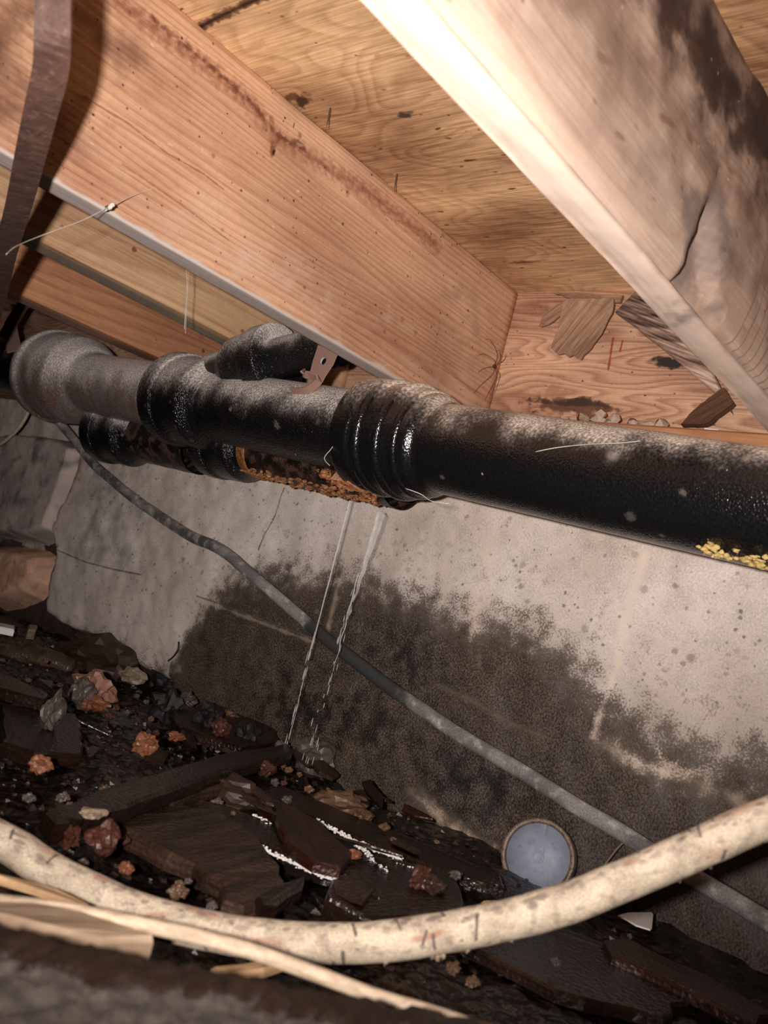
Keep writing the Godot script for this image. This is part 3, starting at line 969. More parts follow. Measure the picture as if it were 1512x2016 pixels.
		if y < 0.004: dd += 0.0008 * (1.0 + rag.get_noise_2d(x * 0.8, zz * 12.0))
		return dd
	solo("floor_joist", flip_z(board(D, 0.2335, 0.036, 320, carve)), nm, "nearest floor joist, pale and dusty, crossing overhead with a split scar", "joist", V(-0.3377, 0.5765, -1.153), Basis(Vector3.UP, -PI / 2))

	# rim joist along the top of the wall
	var rt := wood(2048, 512, c8(198, 156, 126), c8(140, 98, 76), 191, 9.0, 8.0, 0.7, 0.3, 0.5, 5)
	rt.n = nz(2048, 512, 0.02, 193, 4)
	var rp := func(p: Vector2) -> Vector2: return Vector2((p.x + 1.3) / 1.2 * 2048, (0.81 - p.y) / 0.2335 * 512)
	for e in [[([P(-0.535,0.697)])[0], 52, 26, 0.0, c8(34, 28, 28), 0.92], [([P(-0.673,0.623)])[0], 150, 34, 0.0, c8(84, 54, 40), 0.8], [([P(-0.675,0.631)])[0], 120, 16, 0.0, c8(50, 34, 28), 0.75], [([P(-0.714,0.645)])[0], 60, 34, 0.4, c8(160, 112, 86), 0.6]]:
		var q: Vector2 = rp.call(e[0])
		rt.dab(q.x, q.y, e[1], e[2], e[3], e[4], e[5], 0.6, 0.5)
	for l in [[P(-0.635,0.732),P(-0.633,0.708),P(-0.631,0.684)], [P(-0.619,0.728),P(-0.619,0.712)]]:
		var a := []
		for p in l: a.append(rp.call(p))
		rt.stroke(a, 4, c8(150, 56, 30), 0.8, 0.4)
	rt.specks(300, 1.5, 5.0, c8(60, 40, 32), 0.85, 195)
	var rm := mat(Color.WHITE, 0.75, rt.texture(), M.grain, 0.35)
	var rf := func(u: float, v: float) -> Vector3: return Vector3(lerpf(-3.2, 1.6, u), lerpf(0.8105, 0.5765, v), -1.153)
	var rj := thing("rim_joist", "upright rim joist between the joist ends, orange wood with dark knots and stains", "joist")
	part("front_face", grid(60, 6, rf, true, Vector2(4.0, 1.0), Vector2(-1.9 / 1.2, 0.0)), rm, rj)
	part("backing", box(V(4.8, 0.2335, 0.04)), M.dry_wood, rj, V(-0.8, 0.81, -1.1735))
	# sill plate
	var sp := box(V(4.8, 0.0375, 0.115), 0.003)
	solo("sill_plate", sp, mat(c8(206, 178, 164), 0.75, gt.texture(), M.grain, 0.4, 1.0), "reddish sill plate lying on top of the foundation wall", "sill plate", V(-0.8, 0.5765, -1.1160))

func flip_z(m: ArrayMesh) -> ArrayMesh:      # the board as built has its marked face on +z; after the quarter turn it must look to +x, so mirror it along x
	var a := m.surface_get_arrays(0)
	var v: PackedVector3Array = a[Mesh.ARRAY_VERTEX]
	var n: PackedVector3Array = a[Mesh.ARRAY_NORMAL]
	for i in v.size():
		v[i].z = -v[i].z
		n[i].z = -n[i].z
	a[Mesh.ARRAY_VERTEX] = v
	a[Mesh.ARRAY_NORMAL] = n
	a[Mesh.ARRAY_TANGENT] = null
	if a[Mesh.ARRAY_INDEX] != null:
		var ix: PackedInt32Array = a[Mesh.ARRAY_INDEX]
		for i in range(0, ix.size(), 3):
			var k := ix[i + 1]
			ix[i + 1] = ix[i + 2]
			ix[i + 2] = k
		a[Mesh.ARRAY_INDEX] = ix
	var o := ArrayMesh.new()
	o.add_surface_from_arrays(Mesh.PRIMITIVE_TRIANGLES, a)
	return o

# ---------------------------------------------------------------- pipes
func axis(x: float) -> Vector3: return V(x, 0.448 + 0.0755 * (-0.305 - x), -0.862 - 0.05 * (-0.305 - x))

func hub_profile(lip: float, body: float, pipe: float, l: float) -> Array:
	return stretch(smooth_profile([P(0.012, pipe), P(0.0, pipe + 0.006), P(0.0, lip), P(l * 0.27, lip - 0.0005), P(l * 0.30, body), P(l * 0.84, body - 0.001), P(l * 0.97, pipe + 0.004), P(l + 0.012, pipe)], 0.003), 0.012)

func build_pipes() -> void:
	var dir := V(1, -0.0755, 0.05)
	var b := along(dir)
	# right: pipe with its ringed hub over the leak
	var p1 := thing("drain_pipe", "thick black drain pipe with a ringed hub, running right from above the leak", "drain pipe", axis(-0.815), "", b)
	var prof := stretch(smooth_profile([P(0.012, 0.058), P(0.0, 0.064), P(0.0, 0.0765), P(0.03, 0.0775), P(0.036, 0.0735), P(0.062, 0.0735), P(0.066, 0.0735), P(0.09, 0.0725), P(0.1, 0.069), P(0.125, 0.066), P(0.133, 0.0585), P(0.14, 0.0575)], 0.004), 0.01)
	var hub1 := part("hub", lathe(prof, 72, 0.0004, 0.0, 3), M.wet_black, p1)
	for k in [[0.047, 0.0745, 0.006], [0.082, 0.0735, 0.006], [0.108, 0.068, 0.005]]:
		var bp := []
		for q in 11:
			var a := PI * q / 10.0
			bp.append(P(k[0] - k[2] * cos(a) * 1.3, k[1] - 0.002 + k[2] * sin(a)))
		part("bead", lathe(bp, 72, 0.0002, 0.1), M.wet_black, hub1)
	part("barrel", lathe(stretch([P(0.125, 0.0572), P(1.3, 0.0572)], 0.02), 72, 0.0005, 0.13, 5), M.black_iron, p1)
	# scale hanging under the hub where the water comes out
	var r := RandomNumberGenerator.new()
	r.seed = 11
	var rl := []
	for k in 130:
		var t := r.randf()
		rl.append([V(lerpf(-0.06, 0.035, t) , -0.064 - 0.012 * sin(t * 3.1) + r.randf_range(-0.003, 0.003), r.randf_range(-0.045, 0.022)), V(r.randf_range(0.004, 0.010), r.randf_range(0.002, 0.005), r.randf_range(0.003, 0.008))])
	rl.append([V(-0.005, -0.066, 0.004), V(0.042, 0.0125, 0.026)])
	rl.append([V(0.018, -0.07, 0.008), V(0.026, 0.01, 0.02)])
	part("rust_scale", lumps(rl, 21), M.rust, p1).set_meta("label", "orange rust scale under the leaking hub")
	var yl := []
	for k in 90: yl.append([V(r.randf_range(0.50, 0.62), -0.054 + r.randf_range(-0.004, 0.006), 0.018 + r.randf_range(-0.016, 0.016)), V(r.randf_range(0.002, 0.006), r.randf_range(0.001, 0.003), r.randf_range(0.002, 0.005))])
	part("paint_crust", lumps(yl, 22), M.yellow, p1).set_meta("label", "flaking yellow crust on the underside")
	# middle: fitting with a plain hub
	var p2 := thing("pipe_fitting", "black cast iron fitting in mid-run, its dusty hub facing left, glossy below", "pipe fitting", axis(-1.295), "", b)
	part("hub", lathe(hub_profile(0.0805, 0.0755, 0.0575, 0.125), 64, 0.0004, 0.2, 7), M.wet_iron, p2)
	part("barrel", lathe(stretch([P(0.11, 0.0575), P(0.5, 0.0575)], 0.02), 64, 0.0005, 0.33, 8), M.wet_iron, p2)
	# left: grey bell
	var p3 := thing("pipe_bell", "big round grey pipe bell, thick with dust and rust, left of the fitting", "pipe bell", axis(-1.775), "", b)
	part("bell", lathe(stretch(smooth_profile([P(0.014, 0.06), P(0.0, 0.07), P(0.0, 0.094), P(0.022, 0.0965), P(0.03, 0.0905), P(0.085, 0.0915), P(0.13, 0.087), P(0.168, 0.07), P(0.18, 0.06), P(0.2, 0.0585)], 0.005), 0.01), 64, 0.001, 0.0, 9), M.dusty_iron, p3)
	part("barrel", lathe(stretch([P(0.19, 0.0585), P(0.49, 0.0585)], 0.015), 64, 0.0015, 0.2, 10), M.dusty_iron, p3)
	# far left
	var p4 := thing("drain_pipe", "black pipe end entering the grey bell at the far left", "drain pipe", axis(-2.9), "", b)
	part("barrel", lathe(stretch([P(0.0, 0.057), P(1.14, 0.057)], 0.03), 48, 0.0008, 0.4, 11), M.black_iron, p4)
	# the lower run hidden behind
	var p5 := thing("lower_pipe", "lower black hub under the middle fitting, its rusty run leading to the leak", "drain pipe", V(-1.249,0.472,-0.985), "", along(V(1, -0.06, 0.075)))
	part("hub", lathe(hub_profile(0.064, 0.06, 0.044, 0.115), 56, 0.0012, 0.1, 12), M.wet_iron, p5)
	part("barrel", lathe(stretch([P(0.1, 0.044), P(0.46, 0.044)], 0.015), 48, 0.0022, 0.2, 13), M.rusty_iron, p5)
	var bandp := []
	for q in 9: bandp.append(P(0.125 + q * 0.0022, 0.0605 - absf(q - 4) * 0.0001))
	part("band", lathe(stretch(smooth_profile([P(0.122, 0.046), P(0.122, 0.0485), P(0.142, 0.0485), P(0.142, 0.046)], 0.001), 0.004), 48, 0.0008), M.rust, p5).set_meta("label", "rusty metal band round the pipe")
	var sl := []
	for k in 170:
		var t := r.randf()
		sl.append([V(lerpf(0.13, 0.44, t), -0.041 + r.randf_range(-0.005, 0.004), 0.012 + r.randf_range(-0.02, 0.022)), V(r.randf_range(0.003, 0.008), r.randf_range(0.0015, 0.004), r.randf_range(0.003, 0.007))])
	part("rust_scale", lumps(sl, 24), M.rust, p5)
	var p6 := thing("lower_pipe", "lower black hub under the grey bell, joined to a rusty pipe", "drain pipe", V(-1.600,0.467,-0.985), "", along(V(1, -0.045, 0.0)))
	part("hub", lathe(hub_profile(0.064, 0.06, 0.044, 0.12), 56, 0.0012, 0.3, 14), M.wet_iron, p6)
	part("barrel", lathe(stretch([P(0.11, 0.044), P(0.31, 0.044)], 0.015), 48, 0.002, 0.5, 15), M.rusty_iron, p6)
	# branch climbing behind the middle joist
	var q0: Vector3 = V(-1.137,0.576,-0.895)
	var q1: Vector3 = V(-0.944,0.609,-0.885)
	var p7 := thing("branch_pipe", "small black branch pipe and hub climbing behind the middle joist", "drain pipe", q0, "", along(q1 - q0))
	part("neck", lathe(stretch([P(-0.06, 0.034), P(0.03, 0.034)], 0.015), 40, 0.001, 0.0, 17), M.wet_iron, p7)
	part("hub", lathe(stretch(smooth_profile([P(-0.015, 0.036), P(0.01, 0.05), P(0.058, 0.0515), P(0.061, 0.0565), P(0.097, 0.0565), P(0.098, 0.032)], 0.0025), 0.008), 48, 0.001, 0.2, 18), M.wet_iron, p7)
	part("barrel", lathe(stretch([P(0.08, 0.032), P(0.225, 0.032)], 0.03), 40, 0.0006, 0.3, 19), M.wet_iron, p7)

# a flat metal band through points, its width along w
func strip(pts: Array, width: float, th: float, wdir: Vector3, holes := []) -> ArrayMesh:
	var st := SurfaceTool.new()
	st.begin(Mesh.PRIMITIVE_TRIANGLES)
	st.set_smooth_group(-1)
	var n := pts.size()
	var rows := []
	for i in n:
		var t: Vector3 = (pts[mini(i + 1, n - 1)] - pts[maxi(i - 1, 0)]).normalized()
		var s := (wdir - t * wdir.dot(t)).normalized()
		var o := s.cross(t).normalized() * th / 2
		s *= width / 2
		rows.append([pts[i] - s + o, pts[i] + s + o, pts[i] + s - o, pts[i] - s - o, o])
	for i in n - 1:
		var a: Array = rows[i]
		var c: Array = rows[i + 1]
		quad(st, a[0], a[1], c[1], c[0], a[4])
		quad(st, a[3], a[2], c[2], c[3], -a[4])
		quad(st, a[1], a[2], c[2], c[1], a[1] - a[0])
		quad(st, a[0], a[3], c[3], c[0], a[0] - a[1])
	quad(st, rows[0][0], rows[0][1], rows[0][2], rows[0][3], pts[0] - pts[1])
	quad(st, rows[n - 1][0], rows[n - 1][1], rows[n - 1][2], rows[n - 1][3], pts[n - 1] - pts[n - 2])
	st.generate_normals()
	return st.commit()

func build_hangers() -> void:
	var right: Vector3 = V(0.753,0.247,-0.610)
	# long strap hanging in front at the upper left
	var pts: Array = [V(-0.548,0.647,-0.197),V(-0.550,0.594,-0.215),V(-0.556,0.563,-0.228),V(-0.578,0.551,-0.243),V(-0.614,0.541,-0.260),V(-0.675,0.533,-0.288),V(-0.787,0.530,-0.339),V(-0.950,0.527,-0.411),V(-1.202,0.526,-0.527),V(-1.509,0.485,-0.666)]
	solo("hanger_strap", strip(curve(pts, 4), 0.0222, 0.002, right + V(0, 0.05, 0)), M.strap, "long rusty steel strap with a bend, hanging down in the upper left corner", "strap")
	# pierced strap behind the middle joist
	var h := thing("hanger_strap", "short dusty strap with a hole, poking down behind the pipes under the middle joist", "strap")
	var zz := -0.85
	var poly: Array = [P(-0.921,0.600),P(-0.880,0.588),P(-0.883,0.572),P(-0.892,0.555),P(-0.898,0.538),P(-0.898,0.522),P(-0.921,0.524),P(-0.922,0.544),P(-0.923,0.572)]
	var cut := CSGPolygon3D.new()
	var c := centre(poly)
	var pv := PackedVector2Array()
	for p in poly: pv.append(p - c)
	cut.polygon = pv
	cut.depth = 0.003
	cut.name = "band"
	cut.material = M.strap_dusty
	cut.position = V(c.x, c.y, zz)
	var hole := CSGCylinder3D.new()
	hole.operation = CSGShape3D.OPERATION_SUBTRACTION
	hole.radius = 0.0055
	hole.height = 0.02
	hole.sides = 16
	hole.name = "hole"
	hole.rotation.x = PI / 2
	var hc: Array = [P(-0.902,0.576)]
	hole.position = V(hc[0].x - c.x, hc[0].y - c.y, 0.0)
	cut.add_child(hole)
	h.add_child(cut, true)
	var tab: Array = [V(-0.938,0.527,-0.840),V(-0.915,0.528,-0.840),V(-0.899,0.535,-0.840),V(-0.889,0.545,-0.838),V(-0.903,0.549,-0.834),V(-0.911,0.549,-0.830),V(-0.912,0.554,-0.826)]
	part("hook", strip(curve(tab, 4), 0.012, 0.003, V(0.2, 0.6, 1)), M.strap_dusty, h)
	# torn strap round the far left pipe
	var th := thing("hanger_strap", "torn rusty strap hooked over the far left pipe end", "strap")
	for q in [[[V(-1.979,0.728,-0.930),V(-1.955,0.695,-0.910),V(-1.929,0.653,-0.890),V(-1.899,0.625,-0.885),V(-1.856,0.591,-0.880)], 0.03], [[V(-1.990,0.707,-0.920),V(-1.975,0.667,-0.905),V(-1.977,0.638,-0.900),V(-2.005,0.629,-0.900)], 0.014], [[V(-2.033,0.716,-0.920),V(-1.979,0.712,-0.920),V(-1.940,0.709,-0.920)], 0.014]]:
		part("band", strip(curve(q[0], 5), q[1], 0.003, right), M.strap_dusty, th)

# ---------------------------------------------------------------- cables
func build_cables() -> void:
	var thick := curve([V(-0.806,0.067,-0.289),V(-0.679,0.044,-0.334),V(-0.598,0.047,-0.350),V(-0.561,0.047,-0.362),V(-0.529,0.040,-0.377),V(-0.493,0.036,-0.395),V(-0.453,0.035,-0.416),V(-0.410,0.041,-0.439),V(-0.371,0.050,-0.464),V(-0.334,0.063,-0.487),V(-0.299,0.081,-0.509),V(-0.270,0.099,-0.529),V(-0.242,0.119,-0.547),V(-0.214,0.144,-0.563),V(-0.186,0.170,-0.578),V(-0.162,0.193,-0.592),V(-0.132,0.219,-0.607),V(-0.097,0.253,-0.620)], 7)
	var tail: Vector3 = thick[thick.size() - 1]
	thick.append_array(curve([tail, tail + V(0.08, 0.07, 0.05), tail + V(0.13, 0.22, 0.06), V(0.12, 0.6, tail.z + 0.06)], 6).slice(1))
	var con := solo("tan_conduit", tube(thick, 0.0122, 24, 1.0, 0.0009, 1.0, 5), M.tan_cable, "thick grimy cream conduit sagging across the foreground, red smears on top", "conduit")
	var lint := []
	for p in [V(-0.300,0.068,-0.501),V(-0.297,0.067,-0.503),V(-0.295,0.069,-0.505),V(-0.284,0.077,-0.513),V(-0.264,0.090,-0.528),V(-0.248,0.102,-0.540),V(-0.235,0.114,-0.550),V(-0.192,0.153,-0.581),V(-0.191,0.151,-0.583),V(-0.178,0.164,-0.592),V(-0.209,0.137,-0.570),V(-0.321,0.057,-0.484),V(-0.368,0.042,-0.446)]: lint.append([p, V(0.0014, 0.0022, 0.0013)])
	part("lint", lumps(lint, 81, 2), M.dry_wood, con)
	var gp := curve([V(-2.017,0.568,-0.985),V(-1.949,0.540,-0.985),V(-1.891,0.514,-0.990),V(-1.815,0.475,-1.000),V(-1.748,0.437,-1.015),V(-1.672,0.400,-1.020),V(-1.588,0.373,-1.020),V(-1.505,0.348,-1.020),V(-1.428,0.329,-1.020),V(-1.353,0.313,-1.015),V(-1.280,0.299,-1.010),V(-1.208,0.293,-1.000),V(-1.155,0.283,-0.995),V(-1.104,0.264,-1.000),V(-1.043,0.241,-1.010),V(-0.968,0.214,-1.015),V(-0.906,0.194,-1.015),V(-0.848,0.178,-1.015),V(-0.784,0.160,-1.015),V(-0.714,0.144,-1.015),V(-0.650,0.129,-1.015),V(-0.583,0.118,-1.015),V(-0.518,0.108,-1.010),V(-0.458,0.097,-1.005),V(-0.403,0.090,-1.000),V(-0.349,0.081,-0.990),V(-0.287,0.076,-0.970),V(-0.224,0.070,-0.950),V(-0.162,0.062,-0.930)], 6)
	var total := 0.0
	for k in gp.size() - 1: total += (gp[k] as Vector3).distance_to(gp[k + 1])
	M.grey_cable.uv1_scale = V(1.0 / total, 1, 1)
	gp.append_array([V(-0.02, 0.05, -0.93), V(0.4, 0.035, -0.96), V(0.9, 0.035, -0.96), V(1.5, 0.035, -0.96)])
	solo("grey_cable", tube(gp, 0.0098, 16, 0.72, 0.0004, 1.0, 6), M.grey_cable, "grey sheathed cable slanting down across the foundation wall", "cable")
	var tp := curve([V(-0.543,0.036,-0.254),V(-0.483,0.053,-0.276),V(-0.443,0.063,-0.289),V(-0.412,0.070,-0.306),V(-0.379,0.075,-0.325),V(-0.348,0.079,-0.343),V(-0.320,0.080,-0.362),V(-0.292,0.079,-0.380),V(-0.264,0.078,-0.396),V(-0.236,0.079,-0.412),V(-0.210,0.079,-0.427),V(-0.178,0.082,-0.440)], 7)
	solo("thin_cable", tube(tp, 0.0040, 14, 1.0, 0.0003), M.thin_cable, "thin beige cable passing in front of the thick conduit at the lower left", "cable")
	var lp := curve([V(-2.171,0.356,-1.000),V(-2.086,0.387,-1.000),V(-2.027,0.415,-1.000),V(-1.980,0.450,-1.000),V(-1.960,0.488,-1.000),V(-1.965,0.520,-1.000),V(-1.971,0.547,-0.990)], 6)
	solo("cable_loop", tube(lp, 0.004, 10), M.thin_cable, "thin curved cable loop on the wall under the far left pipe", "cable")

# ---------------------------------------------------------------- water
func build_water() -> void:
	var r := RandomNumberGenerator.new()
	r.seed = 17
	var a: Vector3 = V(-0.878,0.401,-0.950)
	# jet one: a clear thread that breaks into drops
	var j := thing("water_jet", "clear thread of water falling from the rusty hub, nearest the bend in the grey cable", "water", a)
	var drop := rock(5, 2, 0.12, true)
	var pts := []
	for k in 40:
		var t := k / 39.0
		pts.append(V(sin(k * 0.7) * 0.0004 * t, -0.22 * t, sin(k * 0.5) * 0.0003 * t))
	part("thread", tube(pts, 0.0017, 10, 1.0, 0.0002, 0.5), M.jet, j)
	for k in 24:
		part("drop", drop, M.jet, j, V(r.randfn(0, 0.0014), -0.2 - (a.y - 0.23) * r.randf(), r.randfn(0, 0.0014)), Basis.from_scale(V(r.randf_range(0.0004, 0.0009), r.randf_range(0.003, 0.012), 0.0007)))
	# jet two: a wider sheet narrowing to drops
	var b: Vector3 = V(-0.818,0.391,-0.955)
	var j2 := thing("water_jet", "wider sheet of water narrowing into drops, falling from the hub's rusty tip", "water", b)
	pts = []
	for k in 30:
		var t := k / 29.0
		pts.append(V(-0.010 * t + sin(k * 0.8) * 0.0008 * t, -0.13 * t, sin(k * 0.9) * 0.0006))
	part("sheet", tube(pts, 0.0075, 14, 0.3, 0.0006, 0.12, 4), M.sheet, j2)
	pts = []
	for k in 30:
		var t := k / 29.0
		pts.append(V(-0.014 + sin(k * 0.9) * 0.0012 * t, -0.09 - 0.14 * t, sin(k * 0.7) * 0.0008))
	part("thread", tube(pts, 0.0011, 8, 1.0, 0.0004, 0.5), M.jet, j2)
	for k in 40:
		var t := r.randf()
		part("drop", drop, M.jet, j2, V(-0.014 + r.randfn(0, 0.003 + 0.004 * t), -0.11 - (b.y - 0.135) * t, r.randfn(0, 0.003)), Basis.from_scale(V(r.randf_range(0.0004, 0.0009), r.randf_range(0.002, 0.008), 0.0007)))
	# foam along the boards
	for f in [[[P(-0.706,-0.567),P(-0.680,-0.597),P(-0.640,-0.622),P(-0.600,-0.626),P(-0.564,-0.626),P(-0.537,-0.632),P(-0.510,-0.637),P(-0.487,-0.650)], 0.0048, "long line of white foam along the edge of the dark board under the jets"], [[P(-0.641,-0.767),P(-0.614,-0.764),P(-0.582,-0.762),P(-0.556,-0.765),P(-0.524,-0.776)], 0.005, "patch of white foam right of where the water lands"], [[P(-0.518,-0.755),P(-0.501,-0.762),P(-0.491,-0.771)], 0.003, "short streak of foam by the reddish stone"], [[P(-0.565,-0.751),P(-0.550,-0.751),P(-0.528,-0.730),P(-0.515,-0.727),P(-0.499,-0.721)], 0.0036, "hooked curl of white foam on the dark boards"], [[P(-0.657,-0.691),P(-0.642,-0.692),P(-0.628,-0.684)], 0.005, "small round cluster of foam left of where the water lands"]]:
		var w := []
		var line: Array = f[0]
		for k in line.size() - 1:
			var n: int = int((line[k] as Vector2).distance_to(line[k + 1]) / 0.0009) + 1
			for q in n:
				var p: Vector2 = (line[k] as Vector2).lerp(line[k + 1], float(q) / n)
				var s: float = f[1] * r.randf_range(0.12, 0.42)
				w.append([V(p.x + r.randfn(0, 0.5) * f[1], 0.0255 + r.randf_range(-0.001, 0.002), p.y + r.randfn(0, 0.5) * f[1]), V(s, s * 0.7, s)])
		for k in line.size() - 1:
			for q in 12:
				var p: Vector2 = (line[k] as Vector2).lerp(line[k + 1], q / 12.0)
				w.append([V(p.x, 0.0255, p.y), V(f[1] * 0.8, 0.001, f[1] * r.randf_range(0.15, 0.45))])
		var o := solo("foam", lumps(w, 31), M.foam, f[2], "foam")
		o.set_meta("kind", "stuff")
	solo("water_bubble", rock(2, 3, 0.0, true), M.water, "round clear bubble beside the foam line", "bubble", V(([P(-0.536,-0.639)])[0].x, 0.03, ([P(-0.536,-0.639)])[0].y), Basis.from_scale(V(0.008, 0.0075, 0.008)))
	lying("puddle", [P(-0.769,-0.772),P(-0.732,-0.813),P(-0.634,-0.781),P(-0.547,-0.782),P(-0.493,-0.789),P(-0.475,-0.707),P(-0.530,-0.668),P(-0.595,-0.651),P(-0.649,-0.645)], 0.016, 0.01, mat(c8(26, 20, 17), 0.06, null, M.gritty, 0.25, 2.0), "shallow dark puddle under the falling water", "puddle", "", {"jit": 0.004})

# ---------------------------------------------------------------- things on the floor
func build_floor_things() -> void:
	# concrete block edge in the near corner
	var cf := FastNoiseLite.new()
	cf.seed = 39
	cf.frequency = 30.0
	cf.fractal_octaves = 3
	var edge: Array = [P(-0.427,-0.155),P(-0.382,-0.201),P(-0.348,-0.230),P(-0.323,-0.251),P(-0.299,-0.275),P(-0.270,-0.309),P(-0.240,-0.344),P(-0.212,-0.377),P(-0.183,-0.406),P(-0.139,-0.448)]
	edge.append(P(0.25, -0.45))
	var ct := mottle(512, 512, c8(112, 104, 98), c8(150, 140, 130), c8(80, 72, 66), 0.02, 301, 0.3, 0.6)
	ct.specks(200, 3.0, 9.0, c8(146, 134, 120), 0.7, 303)
	var blk := thing("concrete_pad", "rough grey concrete pad with a damp brown edge, close below at the lower left", "concrete pad")
	var top := func(u: float, v: float) -> Vector3:
		var i := clampf(u, 0.0, 0.9999) * 9.0
		var e0: Vector2 = edge[int(i)]
		var e1: Vector2 = edge[mini(int(i) + 1, 9)]
		var e := e0.lerp(e1, i - int(i))
		var back := Vector2(e.x + 0.3 * 0.5, 0.6)
		var k := pow(v, 1.7)
		var q := e.lerp(back, k)
		var y := 0.1 + cf.get_noise_2d(q.x * 2.0, q.y * 2.0) * 0.003
		if v < 0.12: y -= 0.012 * pow(1.0 - v / 0.12, 2.0)
		return Vector3(q.x, y, q.y)
	part("top", grid(160, 90, top, true, Vector2(3, 3)), mat(c8(160, 158, 156), 0.9, ct.texture(), M.gritty, 1.0, 9.0), blk)
	var rim := func(u: float, v: float) -> Vector3:
		var i := clampf(u, 0.0, 0.9999) * 9.0
		var e0: Vector2 = edge[int(i)]
		var e1: Vector2 = edge[mini(int(i) + 1, 9)]
		var e := e0.lerp(e1, i - int(i))
		return Vector3(e.x - 0.01 * v, lerpf(0.088, -0.03, v) + cf.get_noise_2d(e.x * 2.0, e.y * 2.0) * 0.003 * (1.0 - v), e.y - 0.012 * v)
	part("side", grid(120, 10, rim, false), mat(c8(70, 52, 40), 0.6, ct.texture(), M.gritty, 1.0, 5.0), blk)
	var damp := func(u: float, v: float) -> Vector3:
		var q: Vector3 = top.call(u, 0.0)
		var i := clampf(u, 0.0, 0.9999) * 9.0
		var e := (edge[int(i)] as Vector2).lerp(edge[mini(int(i) + 1, 9)], i - int(i))
		var back := Vector2(e.x + 0.15, 0.6)
		var wide := 0.045 + cf.get_noise_2d(e.x * 3.0, 4.0) * 0.02
		var p := e.lerp(back, v * wide / e.distance_to(back))
		var vv := pow(v * wide / e.distance_to(back), 1.0 / 1.7)
		q = top.call(u, vv)
		return q + V(0, 0.0035 * sin(PI * minf(v * 1.0, 1.0)) + 0.0005 - 0.003 * smoothstep(0.85, 1.0, v), 0)
	part("mud_edge", grid(160, 14, damp, true), mat(c8(76, 54, 40), 0.55, ct.texture(), M.gritty, 1.2, 9.0), blk).set_meta("label", "brown wet mud smeared along the edge")

	# boards and scraps of wet wood
	var crumbs := [[V(0, 0, 0), V(0.105, 0.028, 0.075)]]
	for k in 420:
		var a := rng.randf() * TAU
		var q := sqrt(rng.randf())
		var s := rng.randf_range(0.002, 0.008)
		crumbs.append([V(cos(a) * q * 0.1, 0.027 * sqrt(1.0 - q * q * 0.95) + rng.randf_range(-0.003, 0.002), sin(a) * q * 0.07), V(s, s * 0.5, s)])
	solo("tar_paper", lumps(crumbs, 411, 2), M.tar, "crumpled black tar paper clump on the left debris, with a clear chip on its edge", "tar paper", V([P(-0.834,-0.601)][0].x, 0.022, [P(-0.834,-0.601)][0].y), Basis(Vector3.UP, 0.5) * Basis.from_scale(V(0.105, 0.03, 0.075)))
	lying("slate_slab", [P(-0.689,-0.524),P(-0.704,-0.614),P(-0.658,-0.637),P(-0.603,-0.642),P(-0.533,-0.605),P(-0.498,-0.577),P(-0.503,-0.523),P(-0.569,-0.513),P(-0.624,-0.503)], 0.03, 0.014, M.wet_wood_grey, "broad brown-grey slab lying behind the thick conduit", "slab", "", {"jit": 0.004, "bump": 0.002, "seed": 3})
	lying("wood_scrap", [P(-0.489,-0.498),P(-0.497,-0.569),P(-0.482,-0.562),P(-0.456,-0.522),P(-0.454,-0.489),P(-0.467,-0.485)], 0.036, 0.01, M.wet_wood_grey, "pointed grey-brown scrap just above the conduit's lowest point", "scrap", "", {"jit": 0.002, "seed": 4})
	lying("plank", [P(-0.627,-0.423),P(-0.708,-0.559),P(-0.811,-0.761),P(-0.877,-0.949),P(-0.833,-0.918),P(-0.729,-0.692),P(-0.635,-0.512),P(-0.594,-0.415)], 0.046, 0.014, M.wet_wood, "long dark plank slanting up to the grey lump at the wall foot", "plank", "", {"jit": 0.002, "tx": 0.06})
	lying("plank", [P(-0.714,-0.597),P(-0.739,-0.625),P(-0.793,-0.786),P(-0.754,-0.762),P(-0.681,-0.600),P(-0.687,-0.582)], 0.034, 0.012, M.wet_wood_grey, "short plank with a worn grey end, under the long slanting plank", "plank", "", {"jit": 0.0015, "seed": 6})
	lying("plank", [P(-0.727,-0.632),P(-0.685,-0.674),P(-0.618,-0.699),P(-0.582,-0.700),P(-0.544,-0.663),P(-0.562,-0.643),P(-0.612,-0.631),P(-0.660,-0.619),P(-0.693,-0.588)], 0.028, 0.012, M.wet_wood, "dark wet plank with foam along its lower edge", "plank", "", {"jit": 0.002, "seed": 7})
	lying("slate_piece", [P(-0.669,-0.727),P(-0.655,-0.739),P(-0.619,-0.735),P(-0.577,-0.720),P(-0.527,-0.695),P(-0.497,-0.645),P(-0.512,-0.624),P(-0.563,-0.641)], 0.038, 0.01, M.wet_wood_red, "reddish-brown flat piece the water splashes onto", "slab", "", {"jit": 0.002, "seed": 8})
	lying("plank", [P(-0.831,-0.826),P(-0.764,-0.845),P(-0.662,-0.865),P(-0.556,-0.887),P(-0.476,-0.896),P(-0.453,-0.865),P(-0.510,-0.822),P(-0.590,-0.799),P(-0.679,-0.785),P(-0.776,-0.786)], 0.02, 0.012, M.wet_wood, "long black board lying along the wall foot towards the round lid", "plank", "", {"jit": 0.002, "seed": 9})
	lying("plank", [P(-0.519,-0.665),P(-0.546,-0.728),P(-0.522,-0.773),P(-0.479,-0.805),P(-0.441,-0.765),P(-0.416,-0.724),P(-0.416,-0.644),P(-0.433,-0.598),P(-0.465,-0.595)], 0.027, 0.014, M.wet_wood, "wide black board behind the middle of the conduit", "plank", "", {"jit": 0.0015, "seed": 10})
